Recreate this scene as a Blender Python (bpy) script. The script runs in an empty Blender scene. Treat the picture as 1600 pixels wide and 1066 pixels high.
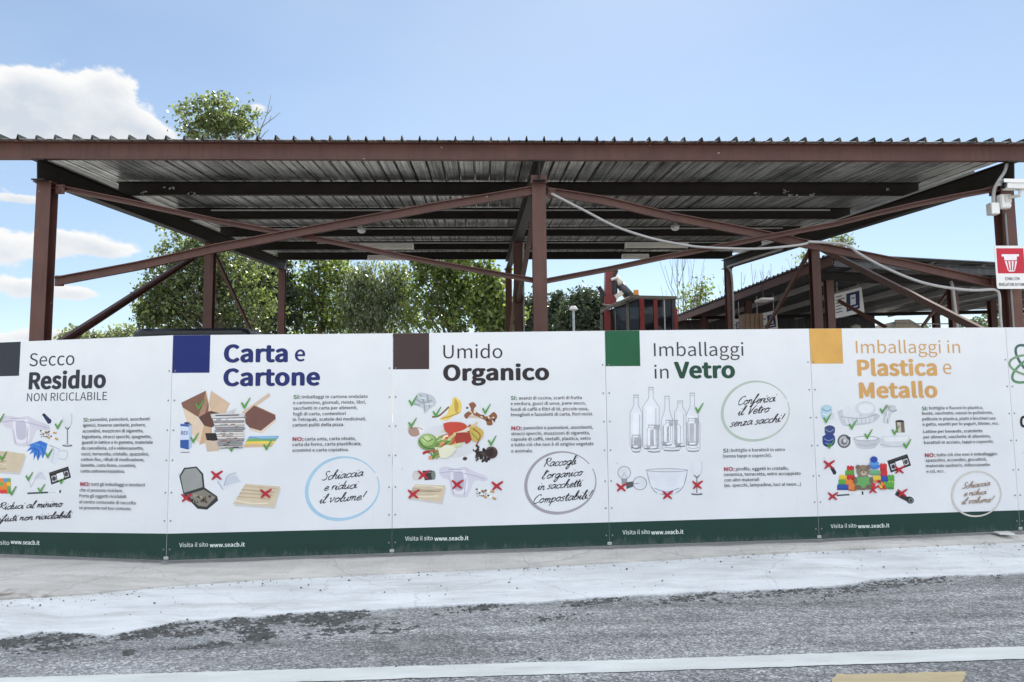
import bpy, bmesh, math, os, random
import numpy as np
from mathutils import Vector, Matrix
from mathutils.geometry import tessellate_polygon

# ------------------------------------------------------------------ camera, sky, sun, exposure
SC = bpy.context.scene
COL = SC.collection
FOC = 1192.0                       # focal length in pixels of the 1600 px wide photograph
PITCH, YAW, ROLL = 0.0944, 0.0389, -0.0107
EYE = 1.55
CAM = Vector((0, 0, EYE))
cp, sp, cy, sy = math.cos(PITCH), math.sin(PITCH), math.cos(YAW), math.sin(YAW)
_F = Vector((sy*cp, cy*cp, sp)); _R0 = Vector((cy, -sy, 0)); _U0 = _R0.cross(_F)
_R = math.cos(ROLL)*_R0 + math.sin(ROLL)*_U0
_U = -math.sin(ROLL)*_R0 + math.cos(ROLL)*_U0
cam = bpy.data.cameras.new('camera'); cam_o = bpy.data.objects.new('camera', cam); COL.objects.link(cam_o)
cam.sensor_width = 36; cam.lens = FOC/1600*36; cam.clip_start = .05; cam.clip_end = 5000
m = Matrix((( _R.x, _U.x, -_F.x, CAM.x), (_R.y, _U.y, -_F.y, CAM.y), (_R.z, _U.z, -_F.z, CAM.z), (0, 0, 0, 1)))
cam_o.matrix_world = m
SC.camera = cam_o

SUN_EL, SUN_AZ = math.radians(43.5), math.radians(14)     # azimuth measured from +Y (away from the viewer) to the right
SC.view_settings.view_transform = 'Standard'; SC.view_settings.look = 'None'
SC.view_settings.gamma = 1; SC.view_settings.use_curve_mapping = False
EXPOSURE = 1.1
SC.view_settings.exposure = EXPOSURE
SKY_STRENGTH = 0.066
FILL_CLOUD = 2.0

def ray(px, py):
    return _F + _R*((px-800)/FOC) - _U*((py-533)/FOC)
def at(px, py, Y):
    d = ray(px, py); return CAM + d*(Y/d.y)
def atx(px, py, X):
    d = ray(px, py); return CAM + d*(X/d.x)
def on(px, py, z):
    d = ray(px, py); return CAM + d*((z-EYE)/d.z)

TILT = .0085                        # the road climbs gently to the right
def onr(px, py, dz=0):
    d = ray(px, py); return CAM + d*((dz+.0255-EYE)/(d.z-TILT*d.x))
def zroad(x): return TILT*(x+3)

world = bpy.data.worlds.new('World'); SC.world = world; world.use_nodes = True
def make_world():
    nt = world.node_tree; N = nt.nodes; L = nt.links
    for n in list(N): N.remove(n)
    out = N.new('ShaderNodeOutputWorld'); bg = N.new('ShaderNodeBackground'); bg.inputs[1].default_value = SKY_STRENGTH
    L.new(bg.outputs[0], out.inputs[0])
    sky = N.new('ShaderNodeTexSky'); sky.sky_type = 'NISHITA'; sky.sun_disc = False
    sky.sun_elevation = SUN_EL; sky.sun_rotation = SUN_AZ; sky.air_density = 1.0; sky.dust_density = 0.15; sky.ozone_density = 1.0
    tc = N.new('ShaderNodeTexCoord'); D = tc.outputs['Generated']
    def math_(op, a, b=None, c=None):
        n = N.new('ShaderNodeMath'); n.operation = op
        for i, v in enumerate((a, b, c)):
            if v is None: continue
            if isinstance(v, (int, float)): n.inputs[i].default_value = v
            else: L.new(v, n.inputs[i])
        return n.outputs[0]
    def dot(v):
        n = N.new('ShaderNodeVectorMath'); n.operation = 'DOT_PRODUCT'; L.new(D, n.inputs[0]); n.inputs[1].default_value = v
        return n.outputs['Value']
    def noise(scale, detail, rough=.55, off=(0, 0, 0), stretch=(1, 1, 1.6)):
        mp = N.new('ShaderNodeMapping'); L.new(D, mp.inputs[0]); mp.inputs['Location'].default_value = off; mp.inputs['Scale'].default_value = stretch
        n = N.new('ShaderNodeTexNoise'); n.inputs['Scale'].default_value = scale; n.inputs['Detail'].default_value = detail
        n.inputs['Roughness'].default_value = rough; L.new(mp.outputs[0], n.inputs['Vector']); return n.outputs['Fac']
    n1 = noise(11, 9, .6); n2 = noise(34, 7, .62, (3, 1, 2)); n3 = noise(13, 7, .6, (5, 7, 1))
    # cumulus puffs: (direction px, py, half width, half height) measured in the photograph's pixels
    puffs = [(90, 172, 88, 40), (160, 168, 52, 36), (24, 160, 60, 32), (172, 132, 26, 18), (60, 138, 34, 16), (200, 196, 46, 20), (70, 204, 120, 20), (232, 207, 22, 9), (-50, 178, 66, 46),
             (30, 384, 48, 17), (140, 384, 44, 18), (175, 392, 24, 9), (88, 368, 24, 10), (-30, 382, 50, 22), (90, 454, 42, 10), (30, 446, 36, 12), (125, 459, 20, 6), (35, 311, 30, 6),
             (405, 168, 13, 8), (40, 528, 110, 7), (120, 524, 60, 7), (-260, 260, 120, 50), (-330, 420, 150, 40)]
    tot = None; rel = None
    for (px, py, a, b) in puffs:
        d = ray(px, py).normalized(); t1 = Vector((d.y, -d.x, 0)).normalized(); t2 = t1.cross(d).normalized()
        u = math_('MULTIPLY', dot(t1), FOC/a); v = math_('MULTIPLY', math_('SUBTRACT', dot(t2), 0), FOC/b)
        r2 = math_('ADD', math_('MULTIPLY', u, u), math_('MULTIPLY', v, v))
        front = math_('GREATER_THAN', dot(d), 0.2)
        k = math_('MULTIPLY', math_('EXPONENT', math_('MULTIPLY', r2, -0.9)), front)
        tot = k if tot is None else math_('ADD', tot, k)
        kv = math_('MULTIPLY', k, v)
        rel = kv if rel is None else math_('ADD', rel, kv)
    dens = math_('ADD', tot, math_('ADD', math_('MULTIPLY', math_('SUBTRACT', n1, .5), 1.6), math_('MULTIPLY', math_('SUBTRACT', n2, .5), 1.7)))
    dens = math_('MULTIPLY', dens, math_('MINIMUM', math_('MULTIPLY', tot, 5), 1))
    mr = N.new('ShaderNodeMapRange'); mr.interpolation_type = 'SMOOTHSTEP'; L.new(dens, mr.inputs['Value'])
    mr.inputs['From Min'].default_value = .42; mr.inputs['From Max'].default_value = .86
    # cloud brightness: lit tops, greyer hearts and bases
    sh = math_('ADD', math_('MULTIPLY', math_('DIVIDE', rel, math_('ADD', tot, .3)), .34), math_('MULTIPLY', math_('SUBTRACT', n3, .5), 1.3))
    sh = math_('SUBTRACT', sh, math_('MULTIPLY', math_('SUBTRACT', dens, .75), .28))
    cr = N.new('ShaderNodeMapRange'); L.new(sh, cr.inputs['Value']); cr.inputs['From Min'].default_value = -.62; cr.inputs['From Max'].default_value = .12
    mixc = N.new('ShaderNodeMix'); mixc.data_type = 'RGBA'; L.new(cr.outputs[0], mixc.inputs['Factor'])
    s = 1/(SKY_STRENGTH*2**EXPOSURE)
    mixc.inputs[6].default_value = (.66*s, .72*s, .80*s, 1); mixc.inputs[7].default_value = (.98*s, .98*s, .98*s, 1)
    # thin high veil brightening the sky between the clouds and the sun
    veil = N.new('ShaderNodeMix'); veil.data_type = 'RGBA'
    vn = noise(2.2, 5, .5, (2, 0, 4), (1, 1, 2.5))
    L.new(math_('MULTIPLY', vn, .62), veil.inputs['Factor']); L.new(sky.outputs[0], veil.inputs[6]); veil.inputs[7].default_value = (.66*s, .80*s, .96*s, 1)
    mix = N.new('ShaderNodeMix'); mix.data_type = 'RGBA'
    L.new(mr.outputs[0], mix.inputs['Factor']); L.new(veil.outputs[2], mix.inputs[6]); L.new(mixc.outputs[2], mix.inputs[7])
    # unseen bright cloud added overhead and behind the viewer, filling shaded fence and road
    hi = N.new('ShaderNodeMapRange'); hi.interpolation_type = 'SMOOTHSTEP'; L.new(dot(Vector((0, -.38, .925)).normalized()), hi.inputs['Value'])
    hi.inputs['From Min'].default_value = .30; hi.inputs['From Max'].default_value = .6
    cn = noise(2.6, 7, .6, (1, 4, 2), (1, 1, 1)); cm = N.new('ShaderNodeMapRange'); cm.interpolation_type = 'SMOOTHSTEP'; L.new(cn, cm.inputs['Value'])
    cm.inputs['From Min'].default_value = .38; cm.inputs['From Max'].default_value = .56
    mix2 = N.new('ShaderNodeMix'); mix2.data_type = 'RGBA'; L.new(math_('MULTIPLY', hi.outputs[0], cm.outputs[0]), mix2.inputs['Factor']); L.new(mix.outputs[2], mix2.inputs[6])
    mix2.inputs[7].default_value = (FILL_CLOUD*.95*s, FILL_CLOUD*.985*s, FILL_CLOUD*1.03*s, 1)
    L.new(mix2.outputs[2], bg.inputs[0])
make_world()

sun = bpy.data.lights.new('sun', 'SUN'); sun.energy = 5.0; sun.angle = math.radians(.53); sun.color = (1, .95, .87)
sun_o = bpy.data.objects.new('sun', sun); COL.objects.link(sun_o)
sdir = Vector((math.sin(SUN_AZ)*math.cos(SUN_EL), math.cos(SUN_AZ)*math.cos(SUN_EL), math.sin(SUN_EL)))
sun_o.rotation_euler = (-sdir).to_track_quat('-Z', 'Y').to_euler(); sun_o.location = (0, 0, 40)

# ------------------------------------------------------------------ helpers
def lin(r, g, b):
    f = lambda c: (c/255/12.92 if c/255 <= .04045 else ((c/255+.055)/1.055)**2.4)
    return (f(r), f(g), f(b))

class MB:
    """collects shapes (world coordinates) and links them as ONE mesh object"""
    def __init__(s): s.v = []; s.f = []; s.mi = []; s.c = []
    def add(s, verts, faces, mi=0, col=None):
        b = len(s.v); s.v += [tuple(v) for v in verts]
        for f in faces:
            s.f.append([b+i for i in f]); s.mi.append(mi); s.c.append(col or (1, 1, 1))
        return s
    def box(s, c, d, mi=0, rot=None, bev=0):
        bm = bmesh.new(); bmesh.ops.create_cube(bm, size=1)
        for v in bm.verts: v.co = Vector((v.co.x*d[0], v.co.y*d[1], v.co.z*d[2]))
        if bev: bmesh.ops.bevel(bm, geom=bm.edges[:], offset=bev, segments=2, affect='EDGES')
        R = Matrix.Identity(3) if rot is None else rot
        s.frombm(bm, mi, lambda p: R @ p + Vector(c)); return s
    def frombm(s, bm, mi=0, fn=lambda p: p):
        bm.verts.index_update()
        s.add([fn(v.co) for v in bm.verts], [[v.index for v in f.verts] for f in bm.faces], mi); bm.free(); return s
    def prism(s, pts, off, mi=0):
        """closed outline (3-D points) extruded by the vector off"""
        n = len(pts); off = Vector(off); P = [Vector(p) for p in pts]
        v = P + [p+off for p in P]
        tri = tessellate_polygon([P])
        f = [[t[0], t[1], t[2]] for t in tri] + [[n+t[2], n+t[1], n+t[0]] for t in tri]
        f += [[i, (i+1) % n, n+(i+1) % n, n+i] for i in range(n)]
        return s.add(v, f, mi)
    def sweep(s, pts, prof, up, mi=0, closed=True, cap=True):
        """profile (a, b) swept along pts; b runs along up, a sideways"""
        pts = [Vector(p) for p in pts]; up = Vector(up); rings = []
        for i, p in enumerate(pts):
            t = (pts[min(i+1, len(pts)-1)] - pts[max(i-1, 0)]).normalized()
            side = t.cross(up).normalized(); u = side.cross(t)
            rings.append([p + side*a + u*b for a, b in prof])
        n = len(prof); v = [q for r in rings for q in r]; f = []
        for k in range(len(pts)-1):
            for i in range(n if closed else n-1):
                j = (i+1) % n
                f.append([k*n+i, k*n+j, (k+1)*n+j, (k+1)*n+i])
        if cap and closed:
            tri = tessellate_polygon([[Vector((a, b, 0)) for a, b in prof]])
            f += [[t[0], t[1], t[2]] for t in tri]; o = (len(pts)-1)*n
            f += [[o+t[2], o+t[1], o+t[0]] for t in tri]
        return s.add(v, f, mi)
    def tube(s, pts, r, mi=0, n=8, r2=None, cap=True):
        pts = [Vector(p) for p in pts]; rings = []; ref = None
        for i, p in enumerate(pts):
            t = (pts[min(i+1, len(pts)-1)] - pts[max(i-1, 0)]).normalized()
            if ref is None: ref = Vector((0, 0, 1)) if abs(t.z) < .9 else Vector((0, 1, 0))
            a = t.cross(ref).normalized(); b = a.cross(t).normalized(); ref = b
            rr = r if r2 is None else r + (r2-r)*i/(len(pts)-1)
            rings.append([p + a*rr*math.cos(2*math.pi*k/n) + b*rr*math.sin(2*math.pi*k/n) for k in range(n)])
        v = [q for q2 in rings for q in q2]; f = []
        for k in range(len(pts)-1):
            for i in range(n): f.append([k*n+i, k*n+(i+1) % n, (k+1)*n+(i+1) % n, (k+1)*n+i])
        if cap: f += [list(range(n))[::-1], [(len(pts)-1)*n+i for i in range(n)]]
        return s.add(v, f, mi)
    def build(s, name, mats, parent=None, off=(0, 0, 0), smooth=False, col=False):
        me = bpy.data.meshes.new(name); o = Vector(off)
        me.from_pydata([(v[0]-o.x, v[1]-o.y, v[2]-o.z) for v in s.v], [], s.f)
        mats = mats if isinstance(mats, (list, tuple)) else [mats]
        for mt in mats: me.materials.append(mt)
        me.polygons.foreach_set('material_index', s.mi)
        if smooth: me.polygons.foreach_set('use_smooth', [True]*len(me.polygons))
        if col:
            ca = me.color_attributes.new('Col', 'FLOAT_COLOR', 'CORNER'); arr = []
            for p, c in zip(me.polygons, s.c): arr += [c[0], c[1], c[2], 1]*p.loop_total
            ca.data.foreach_set('color', arr)
        if not col:
            bm = bmesh.new(); bm.from_mesh(me); bmesh.ops.recalc_face_normals(bm, faces=bm.faces[:]); bm.to_mesh(me); bm.free()
        me.update()
        ob = bpy.data.objects.new(name, me); COL.objects.link(ob)
        if parent is not None: ob.parent = parent
        else: ob.location = o
        return ob

def tag(o, label=None, cat=None, group=None, kind=None):
    if label: o['label'] = label
    if cat: o['category'] = cat
    if group: o['group'] = group
    if kind: o['kind'] = kind
    return o
def thing(name, loc, label, cat, group=None, rz=0):
    o = bpy.data.objects.new(name, None); COL.objects.link(o); o.location = loc; o.rotation_euler = (0, 0, rz); o.empty_display_size = .2
    return tag(o, label, cat, group)

# ------------------------------------------------------------------ materials
def material(name): 
    mt = bpy.data.materials.new(name); mt.use_nodes = True; nt = mt.node_tree
    return mt, nt, nt.nodes['Principled BSDF']
def node(nt, typ, **kw):
    n = nt.nodes.new(typ)
    for k, v in kw.items():
        if k in n.inputs.keys(): 
            if hasattr(v, 'is_linked'): nt.links.new(v, n.inputs[k])
            else: n.inputs[k].default_value = v
        else: setattr(n, k, v)
    return n
def coords(nt, scale=(1, 1, 1), world_=False):
    tc = nt.nodes.new('ShaderNodeNewGeometry' if world_ else 'ShaderNodeTexCoord'); mp = nt.nodes.new('ShaderNodeMapping')
    nt.links.new(tc.outputs['Position' if world_ else 'Object'], mp.inputs[0]); mp.inputs['Scale'].default_value = scale
    return mp.outputs[0]
def noise(nt, vec, scale, detail=5, rough=.6, out='Fac'):
    n = node(nt, 'ShaderNodeTexNoise', Scale=scale, Detail=detail, Roughness=rough); nt.links.new(vec, n.inputs['Vector']); return n.outputs[out]
def ramp(nt, fac, stops):
    r = nt.nodes.new('ShaderNodeValToRGB'); nt.links.new(fac, r.inputs[0]); e = r.color_ramp.elements
    while len(e) < len(stops): e.new(.5)
    for k, (p, c) in enumerate(stops):
        e[k].position = p; e[k].color = (c, c, c, 1) if isinstance(c, (int, float)) else (*c, 1)
    return r.outputs[0]
def mixc(nt, fac, a, b, mode='MIX'):
    n = nt.nodes.new('ShaderNodeMix'); n.data_type = 'RGBA'; n.blend_type = mode; n.clamp_factor = True
    for sk, v in ((n.inputs[0], fac), (n.inputs[6], a), (n.inputs[7], b)):
        if hasattr(v, 'is_linked'): nt.links.new(v, sk)
        elif isinstance(v, (int, float)): sk.default_value = v
        else: sk.default_value = (*v, 1)
    return n.outputs[2]
def bump(nt, p, h, strength, dist=.01):
    b = node(nt, 'ShaderNodeBump', Strength=strength, Distance=dist); nt.links.new(h, b.inputs['Height']); nt.links.new(b.outputs[0], p.inputs['Normal'])

def plain(name, col, rough=.5, metal=0, var=.25, scale=3, bmp=0, stretch=(1, 1, 1), spec=.5, dirt=None, dirt_at=(.55, .75)):
    mt, nt, p = material(name); v = coords(nt, stretch)
    n = noise(nt, v, scale, 6)
    k = ramp(nt, n, [(.25, 1-var), (.75, 1+var)])
    c = mixc(nt, 1.0, col, k, 'MULTIPLY')
    if dirt:
        n2 = noise(nt, v, scale*2.3, 8, .7); c = mixc(nt, ramp(nt, n2, [(dirt_at[0], 0), (dirt_at[1], 1)]), c, dirt)
    nt.links.new(c, p.inputs['Base Color']); p.inputs['Roughness'].default_value = rough; p.inputs['Metallic'].default_value = metal
    p.inputs['Specular IOR Level'].default_value = spec
    if bmp: bump(nt, p, noise(nt, v, scale*8, 4), bmp, .004)
    return mt

def steel_paint():
    mt, nt, p = material('red brown steel paint'); v = coords(nt, (1, 1, 1), True)
    n = noise(nt, v, 2.2, 7, .65)
    c = mixc(nt, ramp(nt, n, [(.3, 0), (.7, 1)]), (.072, .027, .020), (.112, .046, .035))
    vs = coords(nt, (7, 7, .5), True); st = noise(nt, vs, 3, 6, .65)
    c = mixc(nt, ramp(nt, st, [(.46, 0), (.72, .75)]), c, (.058, .024, .017))
    sp_ = noise(nt, v, 11, 3, .5); c = mixc(nt, ramp(nt, sp_, [(.735, 0), (.765, .8)]), c, (.42, .38, .35))
    rs = noise(nt, v, 5, 8, .7); c = mixc(nt, ramp(nt, rs, [(.58, 0), (.70, .8)]), c, (.105, .034, .014))
    nt.links.new(c, p.inputs['Base Color']); p.inputs['Roughness'].default_value = .55
    bump(nt, p, noise(nt, v, 30, 5), .12, .004)
    return mt
def sheet_metal(name, a, b, metal=.75, rough=.42):
    mt, nt, p = material(name)
    v = coords(nt, (11, .2, 1), True); st = noise(nt, v, 1.6, 8, .8)
    v2 = coords(nt, (1, 1, 1), True); cl = noise(nt, v2, 1.3, 6, .6)
    c = mixc(nt, ramp(nt, st, [(.38, 0), (.64, 1)]), a, b)
    c = mixc(nt, ramp(nt, cl, [(.45, 0), (.7, .75)]), c, tuple(x*.5 for x in a))
    nt.links.new(c, p.inputs['Base Color']); p.inputs['Metallic'].default_value = metal
    nt.links.new(ramp(nt, st, [(.3, rough+.15), (.7, rough-.1)]), p.inputs['Roughness'])
    vb = coords(nt, (30, .4, 1), True); bump(nt, p, noise(nt, vb, 1.5, 3), .25, .006)
    return mt
def asphalt():
    mt, nt, p = material('worn grey asphalt'); v = coords(nt, (1, 1, 1), True)
    vo = node(nt, 'ShaderNodeTexVoronoi', Scale=80.0); nt.links.new(v, vo.inputs['Vector'])
    sep = nt.nodes.new('ShaderNodeSeparateColor'); nt.links.new(vo.outputs['Color'], sep.inputs[0])
    c = ramp(nt, sep.outputs[0], [(0, (.11, .115, .122)), (.4, (.21, .215, .223)), (.75, (.32, .325, .335)), (1, (.52, .525, .53))])
    big = noise(nt, coords(nt, (.55, 1.5, 1), True), 1.1, 7, .62)
    c = mixc(nt, 1.0, c, ramp(nt, big, [(.28, .62), (.5, .98), (.72, 1.28)]), 'MULTIPLY')
    mid = noise(nt, v, 17, 5, .7); c = mixc(nt, 1.0, c, ramp(nt, mid, [(.3, .72), (.7, 1.25)]), 'MULTIPLY')
    lane = noise(nt, coords(nt, (.16, 2.6, 1), True), 1.7, 5, .6); c = mixc(nt, 1.0, c, ramp(nt, lane, [(.3, .66), (.5, 1.0), (.7, 1.22)]), 'MULTIPLY')
    st = noise(nt, coords(nt, (.8, 2.4, 1), True), 1.9, 8, .72); c = mixc(nt, ramp(nt, st, [(.56, 0), (.68, .6)]), c, (.085, .088, .092))
    ds = noise(nt, coords(nt, (.9, 1.3, 1), True), 2.7, 6, .7); c = mixc(nt, ramp(nt, ds, [(.56, 0), (.74, .65)]), c, (.42, .42, .415))
    nt.links.new(c, p.inputs['Base Color']); p.inputs['Roughness'].default_value = .9
    h = nt.nodes.new('ShaderNodeMath'); h.operation = 'ADD'; nt.links.new(vo.outputs['Distance'], h.inputs[0]); nt.links.new(mid, h.inputs[1])
    bump(nt, p, h.outputs[0], .55, .008)
    return mt
def painted_concrete(name, base, dirt, d0=.55, d1=.8, crack=.5, rough=.85, scale=1.0, specks=True):
    mt, nt, p = material(name); v = coords(nt, (1, 1, 1), True)
    n = noise(nt, coords(nt, (.5, 1.6, 1), True), 2.2*scale, 8, .68)
    c = mixc(nt, ramp(nt, n, [(.3, 0), (.7, 1)]), tuple(x*.82 for x in base), tuple(min(x*1.1, .85) for x in base))
    n2 = noise(nt, coords(nt, (.35, 2.2, 1), True), 3.7*scale, 9, .75)
    c = mixc(nt, ramp(nt, n2, [(d0, 0), (d1, .8)]), c, dirt)
    if specks:
        n3 = noise(nt, v, 42, 3, .5); c = mixc(nt, ramp(nt, n3, [(.70, 0), (.74, .6)]), c, tuple(x*.45 for x in dirt))
    if crack:
        vo = node(nt, 'ShaderNodeTexVoronoi', feature='DISTANCE_TO_EDGE', Scale=.9)
        w = nt.nodes.new('ShaderNodeMix'); w.data_type = 'VECTOR'; w.inputs[0].default_value = .22
        nt.links.new(v, w.inputs[4]); nt.links.new(noise(nt, v, 3, 5, .6, 'Color'), w.inputs[5]); nt.links.new(w.outputs[1], vo.inputs['Vector'])
        c = mixc(nt, ramp(nt, vo.outputs['Distance'], [(.002, crack), (.006, 0)]), c, tuple(x*.4 for x in dirt))
    nt.links.new(c, p.inputs['Base Color']); p.inputs['Roughness'].default_value = rough
    bump(nt, p, noise(nt, v, 24, 8, .7), .35, .01)
    return mt
def leaf(name, a, b, trans=.45):
    mt, nt, p = material(name)
    at_ = nt.nodes.new('ShaderNodeAttribute'); at_.attribute_name = 'Col'
    c = mixc(nt, at_.outputs['Fac'], a, b)
    nt.links.new(c, p.inputs['Base Color']); p.inputs['Roughness'].default_value = .38
    tr = nt.nodes.new('ShaderNodeBsdfTranslucent'); c2 = mixc(nt, 1.0, c, (1.4, 1.55, .7), 'MULTIPLY'); nt.links.new(c2, tr.inputs[0])
    ms = nt.nodes.new('ShaderNodeMixShader'); ms.inputs[0].default_value = trans
    nt.links.new(p.outputs[0], ms.inputs[1]); nt.links.new(tr.outputs[0], ms.inputs[2]); nt.links.new(ms.outputs[0], nt.nodes['Material Output'].inputs[0])
    return mt
def glassy(name, tint=(.75, .82, .85), alpha=.35):
    mt, nt, p = material(name); p.inputs['Base Color'].default_value = (*tint, 1); p.inputs['Roughness'].default_value = .06
    p.inputs['Alpha'].default_value = alpha; p.inputs['Specular IOR Level'].default_value = .25
    return mt
def math_add(nt, a, b):
    n = nt.nodes.new('ShaderNodeMath'); n.operation = 'ADD'; nt.links.new(a, n.inputs[0]); n.inputs[1].default_value = b; return n.outputs[0]
def printed(name='printed ink', dirty=True):
    mt, nt, p = material(name); a = nt.nodes.new('ShaderNodeAttribute'); a.attribute_name = 'Col'
    n = noise(nt, coords(nt), 5, 6); c = mixc(nt, 1.0, a.outputs['Color'], ramp(nt, n, [(.3, .90), (.7, 1.06)]), 'MULTIPLY')
    tc = nt.nodes.new('ShaderNodeTexCoord'); sx = nt.nodes.new('ShaderNodeSeparateXYZ'); nt.links.new(tc.outputs['Object'], sx.inputs[0])
    sp_ = noise(nt, coords(nt, (3, 1, 1.2)), 7, 9, .75); ma = nt.nodes.new('ShaderNodeMath'); ma.operation = 'MULTIPLY_ADD'; nt.links.new(sp_, ma.inputs[0]); ma.inputs[1].default_value = -.42; nt.links.new(sx.outputs['Z'], ma.inputs[2])
    c = mixc(nt, ramp(nt, math_add(nt, ma.outputs[0], .235), [(.02, .15 if dirty else 0), (.09, 0)]), c, (.30, .29, .27))
    nt.links.new(c, p.inputs['Base Color']); p.inputs['Roughness'].default_value = .5; p.inputs['Specular IOR Level'].default_value = .3
    return mt
def board_white():
    mt, nt, p = material('white printed board'); v = coords(nt)
    n = noise(nt, v, 1.3, 6, .6); c = mixc(nt, ramp(nt, n, [(.3, 0), (.7, 1)]), (.67, .69, .725), (.745, .76, .79))
    n2 = noise(nt, coords(nt, (6, 1, .5)), 2, 7, .7); c = mixc(nt, ramp(nt, n2, [(.62, 0), (.85, .35)]), c, (.55, .55, .54))
    n3 = noise(nt, v, 16, 2, .5); c = mixc(nt, ramp(nt, n3, [(.765, 0), (.785, .6)]), c, (.3, .3, .3))
    nt.links.new(c, p.inputs['Base Color']); p.inputs['Roughness'].default_value = .42; p.inputs['Specular IOR Level'].default_value = .35
    bump(nt, p, noise(nt, v, 1.1, 2), .3, .06)
    return mt
M = {}
M['steel'] = steel_paint()
M['sheet'] = sheet_metal('galvanised roof sheet', (.075, .08, .083), (.80, .82, .82), .45, .34)
M['steel_dark'] = plain('near black steel', (.017, .013, .012), .6, 0, .35, 2.5, spec=.3)  # one near-black tone for the rafters and inner purlins
M['coat'] = plain('dark grey green roof coating', (.045, .052, .05), .95, 0, .3, 4, spec=.02)
M['sheet_old'] = sheet_metal('dark roof sheet', (.035, .038, .042), (.10, .105, .11), .3)
M['purlin_grey'] = plain('dull grey steel', (.34, .345, .35), .6, .2, .2)
M['asphalt'] = asphalt()
M['ground'] = painted_concrete('dusty yard ground', (.46, .44, .41), (.32, .30, .27))
M['yard'] = painted_concrete('dark dusty yard', (.19, .185, .175), (.12, .115, .105))
M['strip'] = painted_concrete('white painted concrete', (.645, .67, .695), (.34, .335, .325), .47, .76, .22)
def add_dirt(mt, c, r):
    nt = mt.node_tree; p = nt.nodes['Principled BSDF']; g = nt.nodes.new('ShaderNodeNewGeometry'); v = node(nt, 'ShaderNodeVectorMath', operation='SUBTRACT'); nt.links.new(g.outputs['Position'], v.inputs[0]); v.inputs[1].default_value = c
    v2 = node(nt, 'ShaderNodeVectorMath', operation='MULTIPLY'); nt.links.new(v.outputs[0], v2.inputs[0]); v2.inputs[1].default_value = (1/r[0], 1/r[1], 0)
    ln = node(nt, 'ShaderNodeVectorMath', operation='LENGTH'); nt.links.new(v2.outputs[0], ln.inputs[0]); n_ = noise(nt, g.outputs['Position'], 7, 7, .7)
    a = nt.nodes.new('ShaderNodeMath'); a.operation = 'MULTIPLY_ADD'; nt.links.new(n_, a.inputs[0]); a.inputs[1].default_value = 1.3; nt.links.new(ln.outputs['Value'], a.inputs[2])
    old = p.inputs['Base Color'].links[0].from_socket; gr = noise(nt, g.outputs['Position'], 60, 4, .6)
    dc = ramp(nt, gr, [(.3, (.10, .085, .07)), (.7, (.26, .22, .185))]); nt.links.new(mixc(nt, ramp(nt, a.outputs[0], [(.62, 1), (.98, 0)]), old, dc), p.inputs['Base Color'])
M['plinth'] = painted_concrete('beige rough concrete', (.56, .54, .515), (.30, .285, .26), .48, .74, .3)
M['dirt'] = painted_concrete('brown dirt', (.24, .21, .185), (.13, .11, .09), .45, .65, 0)
M['line'] = painted_concrete('worn white road paint', (.62, .64, .63), (.34, .345, .35), .56, .76, 0)
M['tan'] = painted_concrete('faded ochre road paint', (.50, .41, .25), (.26, .24, .21), .60, .74, .9, scale=2)
M['crumb'] = plain('dark crumbled asphalt', (.085, .087, .086), .95, 0, .75, 22, .4)
M['pipe'] = plain('grey plastic pipe', (.36, .36, .36), .5, 0, .12)
M['pipe_dark'] = plain('dull grey conduit', (.20, .20, .20), .5, 0, .2)
M['white'] = plain('white plastic', (.72, .72, .72), .4, 0, .06)
M['offwhite'] = plain('ageing white plastic', (.55, .54, .50), .5, 0, .12)
M['galv'] = plain('galvanised steel', (.45, .46, .47), .4, .8, .2, 9)
M['black'] = plain('black rubber', (.018, .018, .02), .6, 0, .2)
M['darkgrey'] = plain('dark grey paint', (.035, .038, .044), .35, 0, .12)
M['vanpaint'] = plain('dark blue grey car paint', (.028, .034, .045), .22, .2, .08)
M['glass_dark'] = plain('dark window glass', (.012, .016, .02), .05, 0, .05, spec=1.0)
M['glass'] = glassy('cab glass', (.012, .014, .018), .86)
M['red'] = plain('dark red machine paint', (.17, .018, .016), .35, 0, .2, 4)
M['roofbrown'] = plain('dusty brown cab roof', (.10, .085, .07), .6, 0, .3, 4)
M['olive'] = plain('weathered grey olive paint', (.13, .125, .10), .5, 0, .25, 4)
M['cream'] = plain('cream machine paint', (.62, .55, .45), .4, 0, .15, 4)
M['amber'] = plain('amber beacon lens', (.70, .26, .03), .2, 0, .1)
M['bark'] = plain('grey brown bark', (.10, .085, .07), .9, 0, .35, 6, .5, (1, 1, .3))
M['twig'] = plain('pale bare twig', (.20, .18, .165), .9, 0, .2, 6)
M['ink'] = printed(); M['ink_clean'] = printed('sign ink', False)
M['board'] = board_white()
M['boxbrown'] = plain('brown board', (.22, .15, .10), .8, 0, .2)
M['rubble'] = plain('pale rubble', (.40, .37, .33), .95, 0, .4, 5, .5)
M['hill'] = plain('wooded hill ground', (.05, .07, .035), .95, 0, .4, .1)
mt, nt, p = material('fluorescent tube'); p.inputs['Base Color'].default_value = (.8, .8, .8, 1); p.inputs['Emission Color'].default_value = (1, 1, .97, 1); p.inputs['Emission Strength'].default_value = .9; M['tube'] = mt
M['leaf_poplar'] = leaf('poplar leaves', (.026, .038, .018), (.24, .28, .14), .45)
M['leaf_dark'] = leaf('dark leaves', (.014, .024, .014), (.04, .055, .028), .25)
M['leaf_green'] = leaf('fresh green leaves', (.026, .044, .018), (.27, .33, .12), .5)
M['leaf_willow'] = leaf('willow leaves', (.035, .048, .034), (.27, .30, .20), .45)
M['leaf_conifer'] = leaf('cedar needles', (.018, .030, .019), (.075, .10, .06), .25)
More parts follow.
